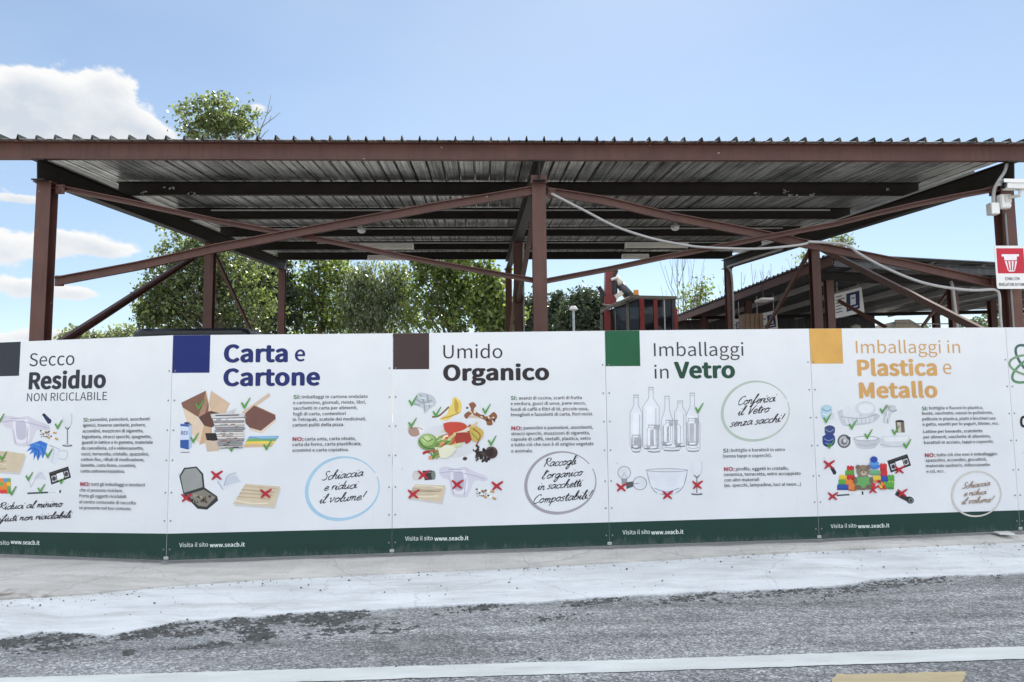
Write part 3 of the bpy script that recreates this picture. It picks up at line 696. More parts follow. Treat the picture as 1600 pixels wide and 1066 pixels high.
def cassette(P, pts):
    p = Print(P); p.poly(pts, lin(36, 35, 38)); (a, b, c, d) = [Vector(q) for q in pts]
    R = lambda u, v: tuple((a.lerp(b, u)).lerp(d.lerp(c, u), v))
    p.poly([R(.08, .35), R(.30, .35), R(.30, .85), R(.08, .85)], lin(196, 198, 202)); p.poly([R(.34, .30), R(.68, .30), R(.68, .85), R(.34, .85)], lin(228, 228, 230)); p.poly([R(.72, .32), R(.93, .32), R(.93, .84), R(.72, .84)], lin(186, 186, 192))
    p.ell(*R(.19, .6), 8, 10, lin(60, 60, 66)); p.ell(*R(.82, .58), 8, 10, lin(66, 66, 70)); p.line([R(0, .12), R(1, .12)], 2, lin(84, 84, 88), False)
    return p.done('video_cassette_picture')
diaper(P, 5, 398); paper(P, [(-30, 545), (30, 547), (106, 558), (90, 610), (78, 636), (-30, 628)])
p = Print(P); p.poly([(175, 394), (184, 388), (215, 418), (212, 430), (200, 433)], lin(40, 48, 88)); p.poly([(175, 394), (184, 388), (192, 396), (182, 402)], lin(24, 28, 52)); p.done('lighter_picture')
cigs(P, 172, 462, .9); goblet(P, 281, 391, 36, 136)
p = Print(P); bl, bd, bh = lin(62, 124, 205), lin(38, 88, 170), lin(112, 164, 226)
p.poly([(168, 502), (198, 515), (190, 552), (178, 578), (170, 560), (158, 588), (150, 562), (140, 585), (140, 552), (122, 560), (134, 540), (110, 548), (128, 526), (112, 522), (140, 512)], bl)
for a in ([(150, 520), (175, 535), (182, 560)], [(138, 530), (160, 545), (158, 575)], [(128, 534), (150, 545), (145, 570)], [(160, 508), (188, 522)]): p.line(a, 4, bd)
for a in ([(145, 515), (165, 525)], [(170, 545), (176, 565)]): p.line(a, 3, bh)
p.done('rubber_gloves_picture')
p = Print(P); p.poly([(205, 520), (218, 526), (250, 540), (246, 585), (228, 604), (190, 575)], lin(214, 218, 226)); p.line([(205, 520), (225, 540), (215, 596)], 3, lin(182, 188, 198)); p.line([(246, 546), (276, 545), (281, 562), (272, 580), (246, 578)], 4.5, lin(196, 200, 210)); p.line([(205, 520), (250, 540)], 2.5, lin(168, 174, 184)); p.done('broken_cup_picture')
p = Print(P); p.poly([(108, 640), (140, 630), (175, 626), (198, 668), (158, 676), (128, 700)], lin(222, 224, 230)); p.poly([(140, 662), (160, 630), (180, 640), (196, 666)], lin(204, 207, 215)); p.line([(128, 698), (150, 660), (176, 632)], 3, lin(176, 180, 190)); p.line([(110, 642), (128, 690)], 4, lin(188, 192, 200)); p.done('crumpled_tissue_picture')
cassette(P, [(204, 636), (284, 610), (296, 656), (214, 686)])
p = Print(P); p.line([(114, 722), (160, 720), (200, 718)], 7, lin(56, 74, 74)); p.line([(200, 719), (250, 717)], 2.5, lin(196, 200, 204)); p.poly([(232, 710), (254, 708), (254, 718), (232, 719)], lin(228, 230, 232)); p.poly([(247, 709), (254, 708), (254, 720), (247, 720)], lin(30, 34, 40)); p.done('toothbrush_picture')
p = Print(P); q = random.Random(9)
for i in range(5):
    for j in range(4):
        p.poly([(-30+i*15, 658+j*16), (-15+i*15, 660+j*16), (-15+i*15, 676+j*16), (-30+i*15, 674+j*16)], q.choice([lin(214, 60, 52), lin(232, 190, 60), lin(80, 150, 200), lin(110, 165, 80), lin(225, 130, 60)]))
p.done('toy_bricks_picture')
for (x, y, z) in ((244, 436, 20), (203, 556, 20), (2, 410, 20), (12, 568, 20), (122, 652, 19), (172, 702, 19), (258, 668, 16), (52, 712, 20)): Print(P, 60).tick(x, y, z).done('tick_mark')

# --- panel: paper and cardboard --------------------------------------------------
P = Panel(FB[1], FB[2], (2.664, 250, 500), 'white panel headed Carta e Cartone in navy with a blue square')
P.body(((263, 834), (612, 825.8)), (42, 206, 221, lin(17, 36, 104)))
nv = lin(30, 42, 102)
Print(P, 4).text('Carta', 265, 174, 532, 73, nv, .045, 5).done('heading'); Print(P, 4).text('e', 561, 171, 604, 64, nv, .02, 5).done('heading'); Print(P, 4).text('Cartone', 263, 273, 666, 72, nv, .045, 5).done('heading')
P.words([('SI:', 555, 585, 329), ('imballaggi in cartone ondulato', 590, 865, 327), ('e cartoncino, giornali, riviste, libri,', 554, 857, 351), ('sacchetti in carta per alimenti,', 554, 822, 374), ('fogli di carta, contenitori', 554, 773, 398), ('in Tetrapak, scatole dei medicinali,', 553, 858, 421), ('cartoni puliti della pizza.', 552, 767, 444),
  ('NO:', 552, 598, 504), ('carta unta, carta oleata,', 603, 815, 502), ('carta da forno, carta plastificata,', 551, 839, 525), ('scontrini e carta copiativa.', 551, 786, 549)], TX)
ik = lin(34, 32, 42); Print(P, 4).script('Schiaccia', 672, 668, 848, 648, 17, 3.4, ik).done('slogan'); Print(P, 4).script('e riduci', 680, 711, 822, 699, 16, 3.4, ik).done('slogan'); Print(P, 4).script('il volume!', 662, 763, 852, 747, 17, 3.4, ik).done('slogan')
p = Print(P); p.ring(760, 702, 152, 128, lin(164, 198, 220), 4, 15, -.25, -.1, 6.15); p.done('brush_ring')
P.foot(80, 200, 207, 353, 946)
p = Print(P); k1, k2, k3, k4 = lin(128, 92, 78), lin(206, 178, 152), lin(168, 130, 108), lin(96, 66, 56)
p.poly([(95, 365), (130, 372), (182, 440), (165, 520), (118, 450)], lin(218, 196, 172)); p.poly([(88, 345), (192, 294), (210, 380), (160, 405), (95, 365)], k1); p.poly([(192, 294), (200, 345), (186, 396), (160, 405)], k3)
p.poly([(212, 294), (292, 348), (268, 395), (200, 380)], k2); p.poly([(160, 405), (210, 378), (260, 392), (255, 430), (210, 450), (184, 440)], k4); p.poly([(182, 440), (215, 448), (218, 500), (165, 520)], lin(196, 162, 132)); p.poly([(188, 472), (242, 470), (240, 502), (196, 505)], lin(48, 40, 40)); p.poly([(186, 500), (248, 506), (246, 545), (196, 548)], lin(200, 180, 158))
p.line([(192, 294), (210, 380)], 2.5, lin(236, 218, 196)); p.done('cardboard_box_picture')
p = Print(P); p.poly([(340, 384), (455, 303), (460, 318), (352, 394)], lin(206, 184, 164)); p.poly([(352, 392), (392, 355), (480, 395), (482, 412), (420, 462), (372, 448), (356, 430)], lin(116, 80, 72)); p.poly([(372, 448), (420, 462), (482, 412), (482, 422), (424, 474), (372, 458)], lin(220, 202, 184)); p.line([(392, 355), (480, 395)], 3, lin(190, 160, 140)); p.done('open_pizza_box_picture')
p = Print(P); q = random.Random(21)
for k in range(15):
    yy = 392+k*9.5; sx = q.uniform(-5, 5); x0, x1 = 214+k*2.2+sx, 356-k*.6+sx
    p.poly([(x0, yy+q.uniform(-1, 2)), (x1, yy-2), (x1-2, yy+8), (x0+6, yy+11)], q.choice([lin(216, 212, 208), lin(188, 184, 182), lin(230, 228, 226), lin(150, 146, 150)]))
    p.line([(x0+5, yy+9), (x1-3, yy+7)], 2.2, q.choice([lin(70, 66, 70), lin(96, 92, 96), lin(120, 60, 60), lin(80, 90, 120)]), False)
    for _ in range(3):
        u = q.uniform(x0+10, x1-30); p.line([(u, yy+5), (u+q.uniform(8, 24), yy+4)], q.uniform(2, 4), q.choice([lin(60, 58, 62), lin(130, 126, 130), lin(160, 110, 90), lin(110, 150, 120)]), False)
p.poly([(212, 392), (270, 388), (318, 368), (300, 390), (358, 392), (350, 405), (216, 410)], lin(200, 198, 198)); p.line([(232, 398), (330, 396)], 5, lin(80, 76, 80), False); p.done('newspaper_stack_picture')
p = Print(P); p.poly([(85, 432), (122, 426), (134, 438), (132, 530), (118, 540), (84, 532)], lin(204, 214, 232)); p.poly([(84, 500), (132, 498), (132, 530), (118, 540), (84, 532)], lin(50, 88, 158)); p.poly([(85, 432), (134, 438), (134, 446), (85, 442)], lin(60, 96, 160)); p.text('REX', 88, 478, 117, 15, lin(36, 60, 130), .02); p.poly([(120, 440), (134, 438), (132, 530), (120, 538)], lin(176, 190, 216)); p.ell(112, 430, 12, 5, lin(44, 70, 120)); p.line([(86, 551), (124, 551)], 3, lin(110, 110, 118), False); p.done('drink_carton_picture')
p = Print(P)
for k, c in enumerate((lin(140, 180, 215), lin(120, 170, 90), lin(228, 200, 96), lin(206, 176, 140))): p.poly([(376-k*8, 484+k*11), (492-k*6, 482+k*11), (488-k*8, 496+k*11), (358-k*3, 498+k*11)], c)
p.line([(368, 488), (470, 500), (494, 484)], 3, lin(96, 140, 180)); p.done('coloured_paper_picture')
p = Print(P); dk = lin(52, 54, 54); p.poly([(80, 650), (100, 616), (152, 610), (180, 640), (186, 700), (98, 728)], dk); p.poly([(86, 652), (104, 622), (150, 616), (173, 644), (178, 696), (100, 720)], lin(150, 152, 150)); p.poly([(100, 728), (186, 698), (238, 734), (242, 752), (196, 790), (156, 786)], dk); p.poly([(112, 728), (184, 706), (232, 738), (194, 778), (160, 774)], lin(132, 126, 116))
q = random.Random(4)
for _ in range(26): t = q.random()*6.28; r_ = q.uniform(4, 34); p.ell(176+r_*math.cos(t)*1.2, 742+r_*math.sin(t)*.8, q.uniform(2, 8), q.uniform(2, 4), q.choice([lin(70, 54, 46), lin(96, 80, 64), lin(46, 40, 40), lin(170, 160, 140)]), q.random()*3, 8)
p.done('greasy_pizza_box_picture')
p = Print(P); p.poly([(232, 668), (262, 642), (318, 632), (342, 676), (290, 692), (262, 712)], lin(214, 218, 226)); p.poly([(262, 694), (276, 650), (312, 642), (334, 672)], lin(196, 202, 212)); p.line([(240, 672), (262, 706)], 5, lin(170, 178, 190)); p.line([(268, 690), (282, 650), (318, 636)], 3, lin(160, 168, 182)); p.done('crumpled_tissue_picture')
paper(P, [(356, 682), (500, 694), (474, 778), (304, 766)])
for (x, y, z) in ((165, 352, 24), (355, 348, 24), (142, 492, 22), (300, 530, 20), (446, 522, 22)): Print(P, 60).tick(x, y, z).done('tick_mark')
for (x, y, z) in ((236, 646, 22), (110, 740, 20), (440, 722, 22)): Print(P, 60).cross(x, y, z).done('cross_mark')

# --- panel: organic waste ----------------------------------------------------------
P = Panel(FB[2], FB[3], (2.664, 600, 500), 'white panel headed Umido Organico with a dark brown square')
P.body(((612, 825.8), (947, 816.4)), (33, 188, 206, lin(66, 50, 50)))
hc = lin(48, 42, 50)
Print(P, 4).text('Umido', 247, 160, 493, 55, hc, .012, 5).done('heading'); Print(P, 4).text('Organico', 246, 251, 688, 66, lin(44, 38, 42), .045, 5).done('heading')
P.words([('SI:', 528, 553, 333), ('avanzi di cucina, scarti di frutta', 561, 823, 332), ('e verdura, gusci di uova, pane secco,', 527, 840, 355), ('fondi di caffè e filtri di tè, piccole ossa,', 527, 851, 379), ('tovaglioli e fazzoletti di carta, fiori recisi.', 527, 870, 401),
  ('NO:', 530, 575, 459), ('pannolini e pannoloni, assorbenti,', 581, 870, 456), ('stracci sporchi, mozziconi di sigaretta,', 529, 857, 480), ('capsule di caffè, metalli, plastica, vetro', 529, 860, 503), ('e tutto ciò che non è di origine vegetale', 529, 872, 526), ('o animale.', 529, 620, 552)], TX)
Print(P, 4).script('Raccogli', 664, 612, 802, 600, 17, 3.4, ik).done('slogan'); Print(P, 4).script("l'organico", 655, 662, 828, 646, 16, 3.4, ik).done('slogan'); Print(P, 4).script('in sacchetti', 638, 708, 824, 692, 16, 3.4, ik).done('slogan'); Print(P, 4).script('Compostabili!', 616, 765, 860, 742, 17, 3.4, ik).done('slogan')
p = Print(P); p.ring(735, 678, 147, 126, lin(160, 156, 162), 4, 14, -.25, -.2, 6.1); p.done('brush_ring')
P.foot(88, 203, 210, 352, 919)
p = Print(P); p.poly([(118, 352), (135, 312), (160, 303), (205, 318), (216, 350), (190, 372), (168, 390), (160, 368)], lin(190, 196, 202), True)
for a in ([(135, 330), (160, 345), (200, 335)], [(150, 310), (165, 340), (170, 380)], [(180, 312), (190, 365)], [(125, 350), (150, 355)]): p.line(a, 5, lin(150, 158, 168))
for a in ([(145, 322), (175, 328)], [(170, 350), (205, 350)]): p.line(a, 6, lin(214, 220, 226))
p.done('paper_napkin_picture')
p = Print(P); yl = lin(226, 200, 110); p.poly([(285, 325), (298, 322), (322, 345), (318, 385), (290, 400), (262, 418), (232, 412), (262, 392), (270, 365), (282, 350)], yl, True); p.poly([(296, 326), (310, 350), (306, 385), (296, 380), (292, 345)], lin(196, 160, 66), True); p.line([(240, 410), (280, 400), (316, 384)], 4, lin(176, 136, 60)); p.line([(200, 404), (230, 398), (270, 362)], 7, lin(120, 92, 60)); p.done('banana_peel_picture')
p = Print(P); q = random.Random(31)
p.line([(352, 400), (400, 404), (440, 412)], 14, lin(206, 186, 166)); p.poly([(352, 350), (370, 342), (384, 356), (376, 376), (425, 402), (455, 384), (470, 396), (468, 412), (450, 416), (452, 436), (430, 438), (420, 418), (365, 394), (345, 412), (333, 398), (345, 384), (362, 374)], lin(140, 92, 62), True)
for _ in range(16): x = q.uniform(345, 460); p.ell(x, 375+(x-345)*.35+q.uniform(-12, 14), q.uniform(3, 9), q.uniform(2, 6), q.choice([lin(228, 210, 190), lin(96, 56, 38), lin(180, 130, 96), lin(70, 40, 30)]), q.random()*3, 9)
p.done('bones_picture')
p = Print(P); p.ell(128, 455, 30, 30, lin(196, 178, 170)); p.ell(126, 466, 24, 20, lin(170, 138, 126)); p.poly([(105, 446), (130, 425), (165, 440), (168, 462), (150, 475), (140, 452)], lin(226, 224, 226), True); p.line([(106, 452), (138, 448), (162, 456)], 3, lin(150, 130, 124)); p.done('egg_shells_picture')
p = Print(P); q = random.Random(12)
p.ell(270, 505, 130, 70, lin(216, 216, 220), 0); 
pal = [lin(202, 210, 160), lin(228, 224, 190), lin(196, 84, 62), lin(176, 52, 44), lin(132, 160, 84), lin(214, 190, 130), lin(226, 214, 196), lin(90, 120, 60), lin(222, 150, 110)]
for k in range(64):
    t = q.uniform(0, 1); x = 190+t*170+q.uniform(-20, 20); yy = 545-t*90+q.uniform(-34, 34); a = -.5+q.gauss(0, .3); l = q.uniform(14, 46)
    p.line([(x-l*math.cos(a), yy-l*math.sin(a)), (x, yy+q.uniform(-8, 8)), (x+l*math.cos(a), yy+l*math.sin(a))], q.uniform(5, 15), pal[2+int(q.random()*2)] if (q.random() < .35 and yy < 490) else q.choice(pal))
p.poly([(246, 432), (275, 425), (325, 428), (345, 445), (320, 462), (262, 470)], lin(196, 74, 58), True); p.poly([(300, 470), (350, 470), (352, 500), (300, 510)], lin(160, 60, 48), True)
p.ell(182, 508, 40, 34, lin(120, 152, 84)); p.ell(180, 500, 30, 24, lin(160, 186, 116)); p.ell(176, 496, 16, 13, lin(196, 212, 156)); p.line([(146, 500), (170, 530), (214, 538)], 6, lin(84, 118, 62)); p.line([(160, 488), (180, 505), (205, 495)], 4, lin(96, 130, 70))
p.poly([(228, 540), (260, 520), (300, 535), (270, 570), (235, 572)], lin(226, 224, 200), True)
p.poly([(355, 445), (395, 448), (414, 470), (400, 500), (372, 505), (360, 480)], lin(196, 170, 84), True); p.line([(370, 452), (400, 480), (385, 520)], 5, lin(150, 84, 50)); p.line([(364, 470), (392, 500)], 4, lin(110, 140, 70)); p.done('vegetable_scraps_picture')
p = Print(P); q = random.Random(5); bk = [lin(40, 32, 32), lin(56, 44, 42), lin(30, 24, 26), lin(74, 60, 56)]
for _ in range(60): p.ell(410+q.gauss(0, 20), 562+q.gauss(0, 14), q.uniform(3, 11), q.uniform(2, 8), q.choice(bk), q.random()*3, 7)
p.ell(447, 552, 26, 25, lin(66, 46, 46)); p.ell(440, 548, 16, 20, lin(48, 34, 36)); p.line([(428, 540), (448, 530), (468, 545)], 4, lin(104, 80, 78)); p.done('coffee_grounds_picture')
p = Print(P); p.ell(132, 648, 14, 20, lin(190, 186, 184)); p.poly([(120, 636), (160, 630), (158, 664), (122, 668)], lin(206, 202, 198)); p.poly([(160, 628), (200, 626), (214, 640), (212, 664), (170, 668)], lin(58, 62, 60)); p.ell(206, 646, 9, 19, lin(120, 126, 122)); p.line([(165, 636), (200, 634)], 4, lin(120, 124, 122)); p.done('coffee_capsules_picture')
paper(P, [(128, 684), (256, 690), (240, 760), (98, 740)]); diaper(P, 228, 610, 1.0); cigs(P, 388, 706, 1.0)
for (x, y, z) in ((118, 338, 22), (218, 384, 22), (424, 372, 22), (116, 430, 22), (206, 556, 20), (448, 504, 22)): Print(P, 60).tick(x, y, z).done('tick_mark')
for (x, y, z) in ((164, 644, 22), (122, 724, 22), (305, 684, 22), (470, 690, 22)): Print(P, 60).cross(x, y, z).done('cross_mark')

# --- panel: glass -----------------------------------------------------------------
P = Panel(FB[3], FB[4], (2.664, 930, 500), 'white panel headed Imballaggi in Vetro with a green square')
P.body(((947, 816.4), (1275, 807)), (33, 188, 193, lin(28, 88, 58)))
hc = lin(58, 64, 68); Print(P, 4).text('Imballaggi', 245, 151, 618, 54, hc, .010, 5).done('heading'); Print(P, 4).text('in', 247, 244, 306, 54, hc, .010, 5).done('heading'); Print(P, 4).text('Vetro', 329, 241, 583, 68, lin(34, 72, 58), .045, 5).done('heading')
P.words([('SI:', 532, 560, 552), ('bottiglie e barattoli in vetro', 565, 790, 549), ('(senza tappi e coperchi).', 532, 735, 573), ('NO:', 536, 580, 629), ('pirofile, oggetti in cristallo,', 585, 805, 627), ('ceramica, terracotta, vetro accoppiato', 535, 855, 650), ('con altri materiali', 537, 682, 673), ('(es. specchi, lampadine, luci al neon...)', 537, 856, 695)], TX)
Print(P, 4).script('Conferisci', 590, 354, 752, 338, 17, 3.4, ik).done('slogan'); Print(P, 4).script('il Vetro', 592, 398, 727, 383, 17, 3.4, ik).done('slogan'); Print(P, 4).script('senza sacchi!', 560, 445, 782, 422, 16, 3.4, ik).done('slogan')
p = Print(P); p.ring(667, 380, 140, 122, lin(176, 190, 178), 4, 12, -.2, -.1, 6.2); p.done('brush_ring')
P.foot(114, 228, 233, 368, 893)
def bottle(P, x, top, base, w, nw, sh, name='glass_bottle_picture'):
    p = Print(P); L_ = [(x-nw, top), (x-nw, top+sh*.55), (x-w, top+sh), (x-w, base-8), (x-w+8, base)]; Rr = [(2*x-a, b) for a, b in L_]
    p.poly(L_+Rr[::-1], lin(222, 225, 232))
    p.poly([(x-w*.55, top+sh), (x+w*.35, top+sh), (x+w*.35, base-12), (x-w*.55, base-12)], lin(230, 232, 238))
    for S in (L_, Rr): p.line(S, 2.6, lin(168, 172, 181), False)
    p.line([(x-w+5, base), (x, base+2), (x+w-5, base)], 4.5, lin(120, 124, 132)); p.line([(x-nw-2, top), (x+nw+2, top)], 3.5, lin(160, 163, 172), False); p.line([(x-nw-1, top+10), (x+nw+1, top+10)], 2.5, lin(176, 180, 188), False)
    p.line([(x+w*.6, top+sh+6), (x+w*.62, base-18)], 3, lin(180, 184, 194), False); p.line([(x-w*.8, base-14), (x, base-10), (x+w*.8, base-14)], 2.5, lin(164, 168, 178))
    return p.done(name)
bottle(P, 170, 313, 532, 25, 9, 75); bottle(P, 232, 281, 535, 34, 9, 80); bottle(P, 299, 318, 520, 24, 9, 100); bottle(P, 354, 338, 525, 24, 10, 46); bottle(P, 404, 305, 520, 26, 9, 95)
bottle(P, 171, 480, 548, 20, 17, 12, 'glass_jar_picture'); bottle(P, 245, 438, 548, 29, 23, 18, 'glass_jar_picture'); bottle(P, 318, 418, 543, 37, 24, 24, 'glass_jar_picture'); bottle(P, 408, 410, 545, 28, 20, 20, 'glass_jar_picture')
p = Print(P); g1, g2 = lin(216, 219, 226), lin(150, 154, 164)
p.line([(213, 622), (232, 690), (262, 722), (330, 722), (368, 690), (384, 622)], 4, g2); p.poly([(213, 622), (384, 622), (368, 690), (330, 724), (262, 724), (232, 690)], lin(218, 221, 229)); p.poly([(236, 640), (350, 640), (340, 690), (262, 700)], lin(216, 220, 228)); p.ell(298, 626, 86, 8, g2); p.ell(298, 626, 78, 5, g1); p.line([(246, 700), (298, 716), (350, 700)], 4, lin(160, 164, 190)); p.done('glass_bowl_picture')
p = Print(P)
p.ell(121, 636, 28, 28, g2); p.ell(121, 636, 24.5, 24.5, g1); p.poly([(108, 660), (134, 660), (130, 690), (112, 690)], lin(150, 150, 156)); p.line([(112, 655), (121, 635), (130, 655)], 2.5, lin(140, 142, 150), False)
p.ell(186, 680, 30, 29, g2); p.ell(186, 680, 26, 25.5, g1); p.poly([(128, 676), (158, 672), (158, 694), (130, 704)], lin(86, 88, 94)); p.line([(160, 682), (182, 680)], 2.5, lin(120, 122, 130), False); p.done('light_bulbs_picture')
goblet(P, 423, 591, 42, 138)
Print(P, 60).tick(430, 368, 22).done('tick_mark')
for (x, y, z) in ((108, 696, 20), (300, 728, 20), (424, 686, 20)): Print(P, 60).cross(x, y, z).done('cross_mark')

# --- panel: plastic and metal ---------------------------------------------------------
P = Panel(FB[4], FB[5], (2.806, 1250, 500), 'white panel headed Imballaggi in Plastica e Metallo with an orange square')
P.body(((1275, 807), (1591, 797.5)), (31, 190, 192, lin(212, 164, 88)))
oc = lin(204, 158, 98)
Print(P, 4).text('Imballaggi in', 246, 146, 703, 54, oc, .010, 5).done('heading'); Print(P, 4).text('Plastica', 252, 243, 602, 70, oc, .045, 5).done('heading'); Print(P, 4).text('e', 628, 237, 665, 60, oc, .015, 5).done('heading'); Print(P, 4).text('Metallo', 260, 341, 604, 68, oc, .045, 5).done('heading')
P.words([('SI:', 534, 560, 396), ('bottiglie e flaconi in plastica,', 566, 803, 393), ('buste, vaschette, vassoi in polistirolo,', 535, 846, 416), ('pellicole in plastica, piatti e bicchieri usa', 536, 856, 441), ('e getta, vasetti per lo yogurt, blister, ecc.', 537, 873, 464), ('Lattine per bevande, scatolette', 540, 800, 496), ('per alimenti, vaschette di alluminio,', 541, 836, 520), ('barattoli in acciaio, tappi e coperchi.', 543, 848, 544),
  ('NO:', 547, 592, 601), ('tutto ciò che non è imballaggio:', 597, 865, 598), ('spazzolini, accendini, giocattoli,', 549, 818, 622), ('materiale sanitario, videocassette', 551, 832, 646), ('e cd, ecc.', 553, 633, 670)], TX)
tn = lin(152, 126, 108)
Print(P, 70).script('Schiaccia', 708, 740, 832, 724, 12.5, 3.2, tn).done('slogan'); Print(P, 70).script('e riduci', 715, 772, 817, 762, 12, 3.2, tn).done('slogan'); Print(P, 70).script('il volume!', 706, 807, 844, 796, 12.5, 3.2, tn).done('slogan')
p = Print(P, 50); p.ring(773, 763, 107, 98, lin(208, 200, 192), 4, 8, -.2, -.1, 6.28); p.done('brush_ring')
P.foot(135, 248, 254, 392, 913)
p = Print(P); p.poly([(92, 382), (112, 372), (138, 380), (140, 408), (128, 436), (98, 432), (90, 405)], lin(176, 202, 216), True); p.poly([(120, 405), (150, 408), (150, 436), (122, 440)], lin(206, 210, 218)); p.line([(96, 390), (118, 400), (136, 392)], 4, lin(110, 150, 176)); p.line([(100, 410), (120, 420)], 4, lin(226, 234, 240)); p.done('crushed_bottle_picture')
p = Print(P); p.poly([(163, 402), (200, 394), (340, 412), (335, 440), (300, 456), (230, 464), (185, 460)], lin(192, 196, 202), True); p.ell(225, 405, 38, 34, lin(216, 218, 224)); p.ell(286, 388, 45, 32, lin(202, 206, 212)); p.ell(290, 388, 34, 22, lin(222, 224, 230)); p.poly([(185, 425), (325, 420), (318, 448), (200, 458)], lin(210, 213, 219))
for k in range(7): p.line([(192+k*19, 430), (198+k*18, 454)], 2.5, lin(168, 174, 182), False)
p.line([(178, 424), (260, 432), (335, 416)], 3, lin(160, 166, 174)); p.done('plastic_trays_picture')
p = Print(P); p.poly([(374, 372), (416, 374), (426, 398), (402, 412), (388, 458), (362, 450), (368, 400)], lin(196, 198, 204))
for a in ([(380, 376), (400, 400), (424, 396)], [(378, 410), (384, 450)], [(372, 388), (396, 380)]): p.line(a, 5, lin(150, 154, 160))
p.line([(386, 400), (376, 446)], 5, lin(226, 228, 232)); p.done('foil_wrapper_picture')
p = Print(P); p.poly([(418, 444), (456, 444), (460, 494), (422, 494)], lin(112, 100, 92)); p.poly([(426, 446), (440, 446), (444, 494), (430, 494)], lin(196, 186, 176)); p.ell(437, 444, 19, 5, lin(44, 38, 36)); p.done('tin_can_picture')
p = Print(P); p.poly([(108, 470), (130, 462), (152, 472), (148, 500), (112, 502)], lin(60, 72, 120), True); p.poly([(98, 512), (120, 500), (150, 506), (152, 540), (130, 558), (102, 548)], lin(44, 66, 128), True)
for a in ([(112, 480), (130, 490), (148, 480)], [(104, 520), (126, 530), (148, 520)], [(110, 540), (140, 545)]): p.line(a, 4, lin(124, 140, 184))
p.done('crushed_cans_picture')
p = Print(P); p.ell(193, 532, 29, 30, lin(92, 92, 96)); p.ell(193, 532, 22, 23, lin(176, 178, 182)); p.ell(193, 534, 13, 14, lin(110, 112, 116)); p.ell(196, 530, 7, 9, lin(206, 208, 210)); p.poly([(198, 505), (222, 515), (218, 530), (206, 520)], lin(70, 70, 76)); p.done('can_lid_picture')
p = Print(P); p.poly([(232, 520), (348, 516), (334, 556), (300, 566), (262, 564), (246, 552)], lin(196, 199, 205), True); p.ell(290, 520, 57, 12, lin(170, 174, 180)); p.ell(290, 520, 50, 8, lin(224, 226, 230)); p.line([(250, 545), (290, 552), (334, 542)], 3, lin(166, 170, 178)); p.done('aluminium_tub_picture')
p = Print(P); p.poly([(356, 510), (480, 506), (484, 540), (472, 560), (366, 560), (350, 548)], lin(208, 211, 216)); p.poly([(366, 514), (474, 511), (470, 532), (372, 534)], lin(224, 226, 230)); p.line([(352, 546), (420, 556), (482, 544)], 3, lin(172, 176, 182)); p.done('foam_tray_picture')
p = Print(P); q = random.Random(77)
def brick(x, y, w, h, c): 
    p.poly([(x, y), (x+w, y), (x+w, y+h), (x, y+h)], c); p.poly([(x, y+h*.7), (x+w, y+h*.7), (x+w, y+h), (x, y+h)], tuple(v*.7 for v in c))
    for k in range(int(w//13)): p.poly([(x+3+k*13, y-4), (x+10+k*13, y-4), (x+10+k*13, y), (x+3+k*13, y)], tuple(min(1, v*1.2) for v in c))
rd, yw, gr, bu, og = lin(196, 48, 56), lin(222, 190, 70), lin(92, 160, 70), lin(50, 80, 160), lin(224, 128, 60)
for (x, y, w, h, c) in ((205, 642, 32, 20, rd), (198, 662, 40, 20, gr), (170, 682, 34, 20, yw), (204, 682, 36, 20, rd), (168, 702, 32, 22, gr), (200, 702, 34, 24, og), (162, 724, 50, 22, bu), (212, 722, 34, 28, og), (350, 632, 30, 30, rd), (350, 662, 32, 26, rd), (352, 686, 34, 26, bu), (384, 682, 28, 26, gr), (384, 708, 28, 20, lin(150, 190, 80)), (350, 712, 60, 30, gr), (305, 660, 46, 20, lin(110, 170, 130)), (318, 684, 34, 24, yw)): brick(x, y, w, h, c)
p.ell(324, 642, 25, 12, lin(70, 120, 200)); p.ell(324, 628, 20, 11, lin(90, 150, 210)); p.ell(322, 612, 16, 14, lin(40, 72, 160))
p.ell(275, 712, 36, 34, lin(120, 104, 88)); p.poly([(244, 690), (308, 690), (306, 730), (246, 730)], lin(100, 160, 96), True); p.ell(275, 662, 29, 26, lin(136, 120, 102)); p.ell(252, 645, 10, 10, lin(118, 102, 86)); p.ell(298, 645, 10, 10, lin(118, 102, 86)); p.ell(277, 672, 13, 10, lin(184, 170, 152)); p.ell(277, 667, 4, 3, lin(40, 34, 32)); p.ell(266, 658, 2.5, 3, lin(30, 26, 26)); p.ell(286, 658, 2.5, 3, lin(30, 26, 26)); p.ell(252, 734, 15, 11, lin(112, 96, 80)); p.ell(300, 732, 15, 11, lin(112, 96, 80)); p.ell(240, 704, 9, 16, lin(112, 96, 80)); p.ell(310, 704, 9, 16, lin(112, 96, 80))
for _ in range(14): p.ell(q.uniform(316, 372), q.uniform(706, 738), q.uniform(5, 11), q.uniform(4, 8), q.choice([rd, og, yw, lin(150, 40, 60)]), q.random(), 9)
p.done('toys_picture')
cassette(P, [(382, 618), (470, 588), (487, 638), (398, 670)])
p = Print(P); p.poly([(132, 650), (146, 644), (160, 668), (156, 678), (146, 678)], lin(40, 44, 60)); p.done('lighter_picture')
p = Print(P); p.line([(160, 770), (216, 766)], 7, lin(60, 84, 90)); p.line([(216, 767), (262, 763)], 3, lin(206, 208, 212)); p.poly([(240, 756), (276, 752), (276, 764), (240, 770)], lin(226, 228, 232)); p.poly([(270, 753), (277, 752), (278, 766), (271, 767)], lin(40, 44, 50)); p.done('toothbrush_picture')
p = Print(P); p.line([(420, 758), (450, 776), (478, 790)], 20, lin(50, 56, 54), False); p.ell(482, 790, 18, 15, lin(44, 48, 46), .5); p.ell(486, 792, 11, 10, lin(120, 126, 124), .5); p.ell(486, 792, 6, 5, lin(40, 44, 42)); p.done('torch_picture')
